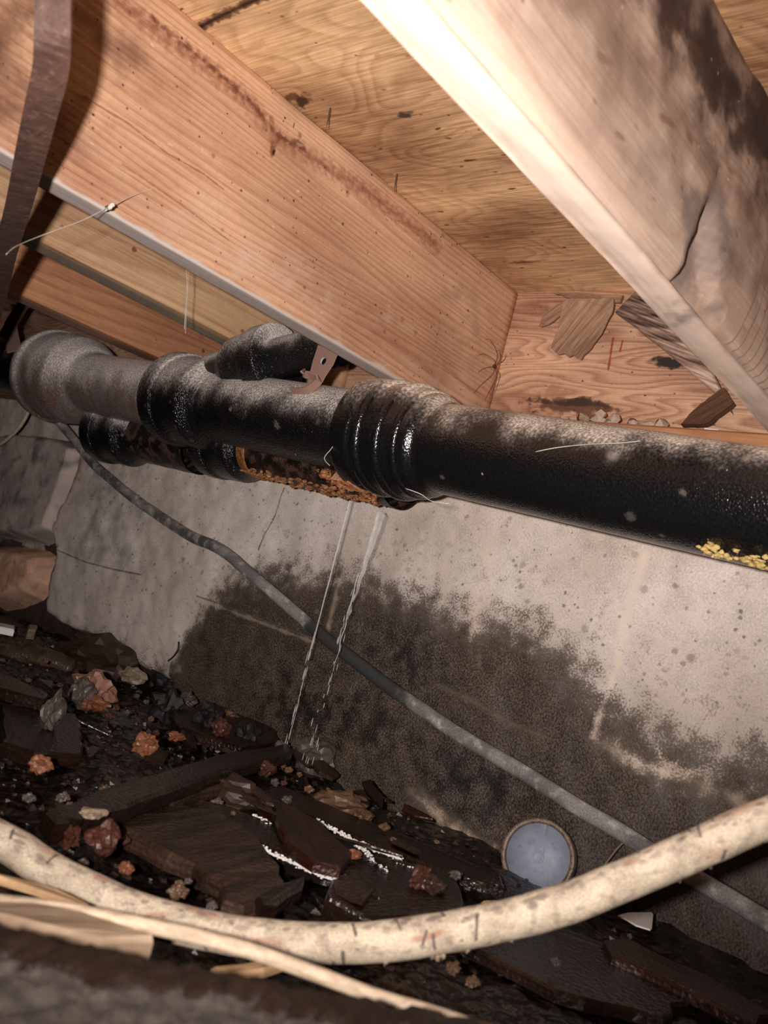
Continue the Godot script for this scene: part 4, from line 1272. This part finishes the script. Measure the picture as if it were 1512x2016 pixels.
	lying("plank", [P(-0.457,-0.504),P(-0.477,-0.556),P(-0.478,-0.577),P(-0.462,-0.559),P(-0.443,-0.512),P(-0.439,-0.494)], 0.041, 0.01, M.wet_wood, "small black stick of wood next to the grey-brown scrap", "plank", "", {"seed": 11})
	lying("plank", [P(-1.014,-0.590),P(-1.002,-0.638),P(-0.988,-0.679),P(-0.927,-0.648),P(-0.814,-0.580),P(-0.810,-0.519),P(-0.842,-0.503)], 0.04, 0.014, M.wet_wood, "dark plank stub at the left edge below the half-buried pipe", "plank", "", {"jit": 0.002, "seed": 12})
	lying("plank", [P(-1.172,-0.624),P(-1.117,-0.654),P(-1.026,-0.655),P(-0.986,-0.625),P(-1.029,-0.595),P(-1.065,-0.573)], 0.055, 0.014, M.wet_wood, "dark rounded board end at the left edge under the pale chips", "plank", "", {"jit": 0.002, "seed": 13})
	lying("plank", [P(-1.081,-0.898),P(-1.161,-1.056),P(-1.012,-1.061),P(-0.937,-0.995),P(-0.889,-0.875),P(-0.979,-0.839)], 0.035, 0.014, M.wet_wood, "black board among the rubble below the pale patch of wall", "plank", "", {"jit": 0.003, "seed": 14})
	lying("plank", [P(-0.331,-0.839),P(-0.325,-0.878),P(-0.250,-0.874),P(-0.182,-0.862),P(-0.187,-0.809),P(-0.252,-0.817),P(-0.311,-0.812)], 0.022, 0.01, M.wet_wood_red, "dark red splintered board in the lower right corner", "plank", "", {"jit": 0.004, "seed": 15})
	lying("plank", [P(-0.425,-0.789),P(-0.350,-0.855),P(-0.241,-0.851),P(-0.237,-0.749),P(-0.299,-0.695),P(-0.391,-0.686)], 0.014, 0.01, M.wet_wood, "black board in the shadow under the right half of the conduit", "plank", "", {"jit": 0.004, "seed": 16})
	lying("wood_strip", [P(-0.503,-0.317),P(-0.485,-0.335),P(-0.468,-0.345),P(-0.448,-0.354),P(-0.449,-0.344),P(-0.473,-0.328),P(-0.494,-0.313)], 0.055, 0.004, M.pale_wood, "thin pale strip of wood above the beige cable at the left edge", "wood strip", "", {"seed": 17})
	lying("plank", [P(-0.427,-0.262),P(-0.417,-0.291),P(-0.400,-0.314),P(-0.381,-0.334),P(-0.367,-0.333),P(-0.360,-0.329),P(-0.368,-0.304),P(-0.383,-0.284),P(-0.405,-0.268),P(-0.413,-0.256)], 0.074, 0.012, M.dry_wood, "dry grey plank between the beige cable and the concrete pad", "plank", "", {"jit": 0.001, "seed": 18})
	lying("wood_strip", [P(-0.392,-0.408),P(-0.390,-0.431),P(-0.388,-0.469),P(-0.379,-0.507),P(-0.374,-0.494),P(-0.378,-0.460),P(-0.376,-0.440),P(-0.381,-0.419)], 0.034, 0.005, M.pale_wood, "pale split sliver of wood beneath the conduit's lowest point", "wood strip", "", {"jit": 0.0015, "seed": 19})
	lying("wood_chip", [P(-0.409,-0.741),P(-0.404,-0.755),P(-0.397,-0.762),P(-0.388,-0.744),P(-0.395,-0.733)], 0.036, 0.003, M.pale_wood, "cream wood chip peeking out above the conduit, left of the round lid", "wood chip", "", {"seed": 20})
	lying("plastic_tag", [P(-0.353,-0.920),P(-0.353,-0.946),P(-0.344,-0.984),P(-0.340,-0.981),P(-0.320,-0.928),P(-0.319,-0.921),P(-0.331,-0.914),P(-0.343,-0.919)], 0.026, 0.0015, M.white, "white plastic tag with one pointed end, under the conduit", "plastic tag", "", {"jit": 0.0, "bev": 0.0004, "bump": 0.0, "step": 1.0})
	lying("white_chip", [P(-1.592,-0.868),P(-1.575,-0.898),P(-1.524,-0.872),P(-1.540,-0.842)], 0.058, 0.012, M.white, "long white chip on the ledge at the left edge", "chip", "", {"seed": 21, "jit": 0.001})
	lying("white_chip", [P(-1.572,-0.923),P(-1.583,-0.948),P(-1.508,-0.903),P(-1.501,-0.883)], 0.066, 0.018, M.stone_pale, "small cream cube beside the long white chip", "chip", "", {"seed": 22, "jit": 0.001})

	# half-buried pipe and the mud lump at its end
	var bp := curve([V(-1.622,0.004,-0.790),V(-1.537,0.012,-0.862),V(-1.494,0.019,-0.897),V(-1.458,0.019,-0.928),V(-1.436,0.014,-0.947)], 6)
	solo("buried_pipe", tube(bp, 0.021, 20, 1.0, 0.003), mat(c8(104, 90, 74), 0.35, mottle(256, 256, c8(210, 200, 190), c8(150, 140, 130), c8(110, 100, 96), 0.03, 311, 0.3, 0.6).texture(), M.gritty, 0.8, 5.0), "wet half-buried pipe end on the left, below the white chips", "pipe")
	var big := [rock(401, 3, 0.3), rock(402, 3, 0.35), rock(403, 3, 0.45), rock(404, 3, 0.4), rock(405, 3, 0.45), rock(406, 3, 0.45)]
	for s in [
		["clay_lump", 0, "stone_brown", V(0.075, 0.04, 0.05), [P(-1.442,-1.000)], 0.03, "muddy brown lump beside the half-buried pipe", "lump"],
		["stone", 2, "stone_pink", V(0.03, 0.022, 0.024), [P(-1.117,-0.782)], 0.05, "rough pink rock, largest of the left rubble", "stone"],
		["stone", 3, "stone_orange", V(0.026, 0.01, 0.016), [P(-1.071,-0.756)], 0.036, "flat orange stone in front of the rough pink rock", "stone"],
		["stone", 4, "stone_grey", V(0.016, 0.018, 0.014), [P(-1.086,-0.743)], 0.045, "grey stone touching the left of the rough pink rock", "stone"],
		["stone", 5, "stone_orange", V(0.0125, 0.0115, 0.012), [P(-0.816,-0.659)], 0.052, "bright orange stone sitting on the tar paper's corner", "stone"],
		["clear_chip", 3, "stone_grey", V(0.018, 0.022, 0.010), [P(-0.901,-0.587)], 0.062, "pale crumpled translucent chip on the tar paper's edge", "chip"],
		["concrete_lump", 1, "stone_grey", V(0.03, 0.03, 0.022), [P(-0.877,-1.019)], 0.022, "wet grey concrete lump against the wall foot, right of the first water thread", "lump"],
		["stone", 0, "stone_tan", V(0.032, 0.014, 0.02), [P(-0.709,-0.889)], 0.02, "wet tan stone right of the falling water", "stone"],
		["stone", 4, "stone_tan", V(0.017, 0.008, 0.01), [P(-0.661,-0.876)], 0.018, "small tan stone just beside the wet tan stone", "stone"],
		["stone", 5, "stone_grey", V(0.011, 0.009, 0.009), [P(-0.898,-0.965)], 0.034, "small grey stone at the slanting plank's upper end", "stone"],
		["stone", 2, "stone_red", V(0.014, 0.008, 0.01), [P(-0.786,-0.828)], 0.036, "crumbly red stone between the two slanting planks", "stone"],
		["stone", 3, "stone_red", V(0.012, 0.012, 0.01), [P(-0.571,-0.445)], 0.045, "upright red stone on the corner of the broad slab", "stone"],
		["stone", 1, "stone_pale", V(0.011, 0.004, 0.006), [P(-0.604,-0.454)], 0.052, "flat oval pale pebble on the slanting plank's lower end", "stone"],
		["stone", 4, "stone_red", V(0.022, 0.008, 0.008), [P(-0.610,-0.439)], 0.034, "long red stone touching the conduit at left", "stone"],
		["stone", 5, "stone_red", V(0.012, 0.011, 0.009), [P(-0.463,-0.725)], 0.034, "dark red lump on the boards near the foam streak", "stone"],
		["stone", 2, "stone_brown", V(0.013, 0.008, 0.01), [P(-0.452,-0.732)], 0.03, "brown lump right against the dark red one", "stone"],
		["stone", 3, "stone_orange", V(0.009, 0.004, 0.006), [P(-0.529,-0.699)], 0.034, "orange flake on the wide board, by the curl of foam", "stone"],
		["stone", 0, "stone_pale", V(0.026, 0.014, 0.018), [P(-1.314,-0.994)], 0.034, "pale crumbly stone below the pale patch of wall", "stone"],
		["stone", 1, "tar", V(0.03, 0.022, 0.02), [P(-1.329,-1.076)], 0.035, "black glittering clump beside the pale crumbly stone", "clump"],
		["stone", 2, "tar", V(0.028, 0.024, 0.02), [P(-1.105,-0.915)], 0.035, "black clump in the middle of the rubble", "clump"],
		["stone", 4, "tar", V(0.022, 0.02, 0.018), [P(-1.007,-0.910)], 0.04, "black clump at the upper edge of the black rubble board", "clump"],
		["stone", 5, "tar", V(0.02, 0.022, 0.018), [P(-0.947,-0.941)], 0.035, "black clump by the slanting plank's upper end", "clump"],
		["stone", 3, "stone_grey", V(0.02, 0.012, 0.014), [P(-1.142,-0.977)], 0.04, "grey stone right of the middle black clump", "stone"],
		["stone", 0, "stone_red", V(0.014, 0.012, 0.012), [P(-0.942,-0.881)], 0.046, "red-brown stone above the black rubble board", "stone"],
		["stone", 2, "stone_orange", V(0.013, 0.005, 0.008), [P(-0.895,-0.766)], 0.042, "thin orange chip on the black rubble board", "stone"],
		["stone", 5, "stone_orange", V(0.009, 0.008, 0.008), [P(-0.736,-0.484)], 0.05, "little orange stone low on the tar paper", "stone"],
		["stone", 4, "stone_tan", V(0.014, 0.01, 0.012), [P(-1.079,-1.017)], 0.03, "tan stone against the wall above the black rubble board", "stone"],
		["stone", 0, "stone_brown", V(0.05, 0.02, 0.03), [P(-0.745,-0.725)], 0.022, "brown gravelly heap between the slanting planks and the foam", "lump"],
	]:
		solo(s[0], big[s[1]], M[s[2]], s[6], s[7], V(s[4][0].x, s[5] + ground(s[4][0].x, s[4][0].y), s[4][0].y), Basis(Vector3.UP, s[3].x * 130.0) * Basis.from_scale(s[3]))
	# loose pebbles
	var r := RandomNumberGenerator.new()
	r.seed = 19
	var spots: Array = [P(-1.219,-0.794),P(-1.355,-0.845),P(-1.254,-0.762),P(-1.093,-0.811),P(-1.050,-0.800),P(-1.178,-0.907),P(-1.046,-0.841),P(-1.147,-0.904),P(-1.027,-0.755),P(-0.961,-0.787),P(-1.000,-0.870),P(-0.946,-0.846),P(-0.937,-0.866),P(-1.210,-1.014),P(-1.277,-1.008),P(-1.245,-0.964),P(-0.903,-0.884),P(-0.882,-0.898),P(-0.858,-0.891),P(-0.824,-0.878),P(-0.837,-0.910),P(-0.803,-0.886),P(-0.844,-0.854),P(-0.771,-0.831),P(-0.742,-0.816),P(-0.704,-0.786),P(-0.718,-0.504),P(-0.666,-0.464),P(-0.712,-0.465),P(-0.725,-0.553),P(-0.717,-0.565),P(-0.697,-0.497),P(-0.604,-0.491),P(-0.583,-0.442),P(-0.474,-0.480),P(-0.469,-0.466),P(-0.510,-0.485),P(-0.528,-0.494),P(-0.732,-0.851),P(-0.772,-0.873),P(-0.752,-0.911),P(-0.609,-0.851),P(-0.579,-0.832),P(-0.543,-0.676),P(-0.502,-0.660),P(-0.554,-0.460),P(-0.492,-0.461),P(-0.654,-0.657),P(-0.692,-0.669),P(-0.471,-0.796),P(-0.544,-0.863),P(-0.329,-0.614),P(-0.331,-0.584),P(-0.311,-0.849),P(-0.316,-0.718)]
	var kinds := [["stone_red", "little brick-red pebble"], ["stone_tan", "little tan pebble"], ["stone_orange", "little orange pebble"], ["stone_grey", "little grey pebble"]]
	for k in spots.size():
		var kind: Array = kinds[[0, 0, 1, 1, 2, 3, 3][r.randi() % 7]]
		var s := r.randf_range(0.0025, 0.0065)
		solo("pebble", big[3 + r.randi() % 3], M[kind[0]], kind[1] + " " + where_is(spots[k]), "pebble", V(spots[k].x, 0.02 + r.randf() * 0.014 + ground(spots[k].x, spots[k].y), spots[k].y), Basis.from_euler(V(0, r.randf() * 6, 0)) * Basis.from_scale(V(s, s * 0.7, s * 0.8)), "loose %s pebbles" % kind[0].trim_prefix("stone_"))
	# flakes of rotten wood and bark
	for k in 64:
		var p := P(r.randf_range(-1.35, -0.42), r.randf_range(-1.0, -0.52))
		if k % 2 == 0: p = P(r.randf_range(-1.25, -0.62), r.randf_range(-0.98, -0.58))
		if p.distance_to(P(-0.49, -1.0)) < 0.11: continue
		var l := r.randf_range(0.012, 0.045)
		var w := l * r.randf_range(0.2, 0.6)
		var an := r.randf_range(-0.5, 0.9)
		var form := []
		for c in [P(-l, -w), P(l * r.randf_range(0.2, 0.9), -w * r.randf_range(0.5, 1.0)), P(l, w * r.randf_range(-0.3, 0.8)), P(l * r.randf_range(-0.2, 0.4), w), P(-l * r.randf_range(0.6, 1.1), w * r.randf_range(0.2, 0.9))]: form.append((c as Vector2).rotated(an) + p)
		var fk: Array = [["wet_wood", "black wet wood flake"], ["wet_wood_grey", "grey-brown wet wood flake"], ["wet_wood_red", "dark red wet wood flake"], ["wet_wood", "black wet wood flake"]][k % 4]
		lying("wood_flake", form, 0.022 + r.randf() * 0.016 + ground(p.x, p.y), r.randf_range(0.002, 0.006), M[fk[0]], fk[1] + " " + where_is(p), "wood flake", "loose wet wood flakes", {"jit": 0.001, "bev": 0.001, "seed": k, "tx": r.randf_range(-0.35, 0.35), "tz": r.randf_range(-0.2, 0.2)})
	# fine rubble nobody could count
	var grit := []
	for k in 1700:
		var x := r.randf_range(-1.75, -0.35)
		var z := r.randf_range(-1.04, -0.45)
		var s := r.randf_range(0.002, 0.007)
		grit.append([V(x, ground(x, z) + fn_h(x, z) + 0.001, z), V(s, s * 0.6, s * 0.8)])
	var g := solo("rubble", lumps(grit, 51, 0), mat(c8(52, 38, 31), 0.42, null, M.gritty, 0.8, 9.0), "fine dark wet rubble scattered over the earth", "rubble")
	g.set_meta("kind", "stuff")
	# round lid leaning on the wall
	var at: Vector3 = V(-0.491,0.028,-1.000)
	var nrm := (V(0, 0.27, 0) - at).normalized().slerp(V(0, 0.25, 1).normalized(), 0.45)
	var lid := thing("round_lid", "round frosted blue-grey plastic lid with a brown rim, against the wall foot", "lid", at, "", along(nrm))
	var disc := part("disc", lathe([P(-0.003, 0.0), P(-0.003, 0.0375), P(0.0, 0.0375), P(0.0, 0.012), P(0.0004, 0.009), P(0.0004, 0.0002)], 64), M.lid, lid)
	part("rim", lathe(smooth_profile([P(-0.016, 0.036), P(-0.016, 0.0435), P(0.003, 0.0435), P(0.004, 0.041), P(0.003, 0.0378), P(-0.004, 0.0372)], 0.0015), 64, 0.0006), M.lid_rim, lid)
	part("nub", lathe(smooth_profile([P(0.0, 0.0075), P(0.0016, 0.0072), P(0.0016, 0.0052), P(0.0008, 0.005), P(0.0008, 0.0001)], 0.0004), 32), M.lid, disc)

var marks := []

func where_is(p: Vector2) -> String:
	if marks.is_empty():
		for l in [["half-buried pipe", [P(-1.411,-0.848)]], ["rough pink rock", [P(-1.166,-0.816)]], ["bright orange stone", [P(-0.870,-0.703)]], ["clear chip", [P(-1.006,-0.655)]], ["grey concrete lump", [P(-0.842,-0.978)]], ["wet tan stone", [P(-0.681,-0.853)]], ["flat oval pebble", [P(-0.644,-0.485)]], ["broad slab", [P(-0.563,-0.542)]], ["pale crumbly stone", [P(-1.314,-0.994)]], ["middle black clump", [P(-1.105,-0.915)]], ["black rubble board", [P(-0.981,-0.913)]], ["crumbly red stone", [P(-0.786,-0.828)]], ["dark red lump", [P(-0.463,-0.725)]], ["grey-brown scrap", [P(-0.471,-0.512)]], ["white plastic tag", [P(-0.321,-0.891)]], ["conduit's middle", [P(-0.349,-0.616)]], ["reddish-brown piece", [P(-0.568,-0.681)]], ["long red stone", [P(-0.610,-0.439)]], ["black tar paper", [P(-0.780,-0.564)]]]:
			marks.append([l[0], l[1][0]])
	var best: Array = marks[0]
	for l in marks:
		if (l[1] as Vector2).distance_to(p) < (best[1] as Vector2).distance_to(p): best = l
	var off: Vector2 = p - best[1]
	var side := ("right of" if off.x > 0 else "left of") if absf(off.x) > absf(off.y) else ("in front of" if off.y > 0 else "behind")
	return side + " the " + best[0]

func fn_h(x: float, z: float) -> float:
	var fn := M.get("fn") as FastNoiseLite
	if fn == null:
		fn = FastNoiseLite.new()
		fn.seed = 33
		fn.frequency = 6.0
		fn.fractal_octaves = 5
		M.fn = fn
	return fn.get_noise_2d(x, z) * 0.012 + fn.get_noise_2d(x * 5.0, z * 5.0) * 0.004

# ---------------------------------------------------------------- splinters, webs, nails, spider
func build_small_things() -> void:
	# torn plywood hanging at the top of the rim joist
	var wb: Array = [P(-0.627,0.774),P(-0.597,0.784),P(-0.551,0.777),P(-0.403,0.667),P(-0.446,0.683),P(-0.503,0.699),P(-0.560,0.715),P(-0.641,0.733)]
	solo("weathered_board", standing(wb, 0.012, 0.002, 0.001), M.grey_wood, "weathered grey board wedged against the top of the rim joist", "board", V(centre(wb).x, centre(wb).y, -1.136), FACING * Basis(Vector3.UP, -0.35))
	var sw0: Array = [P(-0.705,0.777),P(-0.623,0.776),P(-0.621,0.759),P(-0.634,0.730),P(-0.651,0.704),P(-0.665,0.687),P(-0.677,0.693),P(-0.684,0.690),P(-0.694,0.696),P(-0.704,0.694),P(-0.717,0.704),P(-0.710,0.730),P(-0.706,0.754)]
	solo("plywood_splinter", standing(sw0, 0.004, 0.0008, 0.0012, 0.006, 0.0008, 31, -0.9), M.splinter, "broad torn plywood splinter hanging down over the rim joist", "splinter", V(centre(sw0).x, centre(sw0).y, -1.118), FACING * Basis(Vector3.RIGHT, 0.24) * Basis(Vector3.UP, 0.9))
	var sw1: Array = [P(-0.753,0.742),P(-0.747,0.764),P(-0.726,0.777),P(-0.705,0.780),P(-0.712,0.765),P(-0.729,0.749),P(-0.747,0.741)]
	solo("plywood_splinter", standing(sw1, 0.003, 0.0008, 0.0012, 0.006, 0.0008, 32, -0.6), M.splinter, "short frayed splinter left of the broad one", "splinter", V(centre(sw1).x, centre(sw1).y, -1.128), FACING * Basis(Vector3.RIGHT, 0.1) * Basis(Vector3.UP, 0.6))
	var sw2: Array = [P(-0.735,0.793),P(-0.690,0.790),P(-0.647,0.786),P(-0.618,0.786),P(-0.619,0.775),P(-0.653,0.776),P(-0.697,0.782)]
	solo("plywood_splinter", standing(sw2, 0.004, 0.0008, 0.0012, 0.006, 0.0008, 33, 0.0), M.splinter, "narrow grey splinter lying along the top edge of the rim joist", "splinter", V(centre(sw2).x, centre(sw2).y, -1.12), FACING * Basis(Vector3.RIGHT, 0.0) * Basis(Vector3.UP, -0.0))
	var sw3: Array = [P(-0.491,0.599),P(-0.482,0.615),P(-0.463,0.639),P(-0.446,0.655),P(-0.428,0.635),P(-0.442,0.619),P(-0.458,0.601)]
	solo("bark_scrap", standing(sw3, 0.012, 0.0008, 0.0012, 0.006, 0.0008, 34, -0.7), M.bark, "dark bark-covered scrap leaning on the rim joist at right", "splinter", V(centre(sw3).x, centre(sw3).y, -1.125), FACING * Basis(Vector3.RIGHT, -0.1) * Basis(Vector3.UP, 0.7))
	# lumps of dust on the sill
	var dm := mat(c8(178, 158, 140), 0.9, null, M.gritty, 1.0, 9.0)
	var dl := []
	var r := RandomNumberGenerator.new()
	r.seed = 23
	for p in [V(-0.599,0.596,-1.100),V(-0.589,0.601,-1.100),V(-0.580,0.596,-1.100),V(-0.564,0.592,-1.100),V(-0.552,0.589,-1.100),V(-0.535,0.587,-1.100),V(-0.522,0.586,-1.100),V(-0.621,0.589,-1.100),V(-0.645,0.585,-1.100),V(-0.606,0.591,-1.100),V(-0.508,0.587,-1.100),V(-0.578,0.602,-1.100),V(-0.591,0.593,-1.100)]:
		dl.append([V(p.x, 0.5835 + r.randf() * 0.008, -1.09 + r.randf_range(-0.03, 0.01)), V(r.randf_range(0.005, 0.013), r.randf_range(0.004, 0.01), r.randf_range(0.005, 0.01))])
	var ds := solo("sill_dirt", lumps(dl, 61), dm, "heap of pale crumbled dirt lying on the sill plate", "dirt")
	ds.set_meta("kind", "stuff")
	var wc: Array = [V(-0.433,0.597,-1.090)]
	solo("white_chip", slab([P(-0.01, -0.004), P(0.008, -0.005), P(0.011, 0.003), P(-0.006, 0.005)], 0.007, 0.001), M.white, "small white chip lying on the sill plate by the bark-covered scrap", "chip", V(wc[0].x, 0.5838, -1.085))
	# webs
	for w in [
		[[V(-0.660,0.449,-0.286),V(-0.695,0.467,-0.306),V(-0.726,0.487,-0.330),V(-0.750,0.512,-0.359),V(-0.771,0.540,-0.391),V(-0.791,0.571,-0.422),V(-0.812,0.601,-0.453),V(-0.826,0.636,-0.490),V(-0.841,0.675,-0.524)], 0.00035, "dusty cobweb strand stretched from the long strap to the middle joist"],
		[[V(-0.974,0.626,-0.642),V(-0.970,0.601,-0.649),V(-0.968,0.576,-0.654),V(-0.965,0.545,-0.660)], 0.00035, "cobweb thread hanging below the middle joist's grey edge"],
		[[V(-0.979,0.623,-0.651),V(-0.976,0.591,-0.658),V(-0.974,0.566,-0.663),V(-0.972,0.543,-0.668)], 0.0003, "second cobweb thread hanging beside the first"],
		[[V(-0.502,0.465,-0.805),V(-0.476,0.472,-0.805),V(-0.443,0.478,-0.805),V(-0.410,0.482,-0.805),V(-0.388,0.486,-0.805)], 0.00035, "pale cobweb strand stuck along the front of the drain pipe"],
		[[V(-0.659,0.405,-0.800),V(-0.635,0.401,-0.800),V(-0.618,0.395,-0.800),V(-0.593,0.395,-0.800)], 0.00035, "cobweb strand on the lower edge of the ringed hub"],
		[[V(-0.812,0.462,-0.820),V(-0.812,0.448,-0.820),V(-0.821,0.433,-0.820),V(-0.808,0.424,-0.820)], 0.00035, "tangle of cobweb on the left lip of the ringed hub"],
	]:
		solo("cobweb", tube(curve(w[0], 4), w[1], 5, 1.0, 0.0003), M.web, w[2], "cobweb")
	solo("fluff", lumps([[V(0, 0, 0), V(0.006, 0.0025, 0.002)], [V(0.005, 0.0018, 0), V(0.003, 0.002, 0.002)], [V(-0.005, -0.002, 0), V(0.003, 0.0015, 0.001)]], 71), M.web, "scrap of white fluff caught on the long cobweb strand", "fluff", ([V(-0.791,0.571,-0.422)])[0])
	# nail points through the subfloor
	for q in [[[P(-0.781,-0.643)], "nail point through the subfloor just right of the big dark knot"], [[P(-0.826,-0.632)], "nail point through the subfloor just left of the big dark knot"], [[P(-0.793,-0.788)], "nail point through the subfloor half way along the bay"]]:
		solo("nail", tube([V(0, 0.005, 0), V(0.002, -0.012, 0.001), V(0.006, -0.026, 0.003)], 0.0014, 8, 1.0, 0.0, 0.4), M.nail, q[1], "nail", V(q[0][0].x, 0.81, q[0][0].y))
	# long-legged spider on the middle joist
	var sp := thing("spider", "long-legged dark spider clinging to the middle joist near the rim", "spider", V(-0.8165, ([P(-1.132,0.676)])[0].y, ([P(-1.132,0.676)])[0].x))
	part("body", rock(7, 3, 0.05, true), M.spider, sp, Vector3.ZERO, Basis.from_scale(V(0.0025, 0.0035, 0.0055)))
	for k in 8:
		var a := -2.2 + k * 0.62
		var out := V(0, sin(a), cos(a))
		var l := 0.03 + 0.008 * (k % 3)
		part("leg", tube(curve([Vector3.ZERO, out * l * 0.45 + V(0.008, 0, 0), out * l + V(0.001, -0.004, 0), out * l * 1.2 + V(-0.002, -0.012, 0.002)], 4), 0.0004, 5), M.spider, sp)
	# twigs
	solo("twig", tube(curve([V(-0.422,0.037,-1.020),V(-0.415,0.053,-1.020),V(-0.408,0.068,-1.020),V(-0.399,0.082,-1.020)], 3), 0.0013, 6), mat(c8(128, 104, 84), 0.8), "thin brown twig leaning on the wall right of the round lid", "twig")
	solo("twig", tube(curve([V(-1.285,0.076,-1.035),V(-1.273,0.088,-1.035),V(-1.267,0.102,-1.035),V(-1.271,0.114,-1.035)], 4), 0.0014, 6), M.dark, "curved black twig stuck to the pale patch of wall", "twig")
	solo("root_fibre", tube(curve([V(-1.527,0.038,-1.000),V(-1.491,0.040,-1.000),V(-1.470,0.050,-1.000),V(-1.482,0.064,-1.010),V(-1.490,0.069,-1.020)], 4), 0.0013, 6), mat(c8(150, 136, 120), 0.8), "pale curled root on the muddy lump", "root")
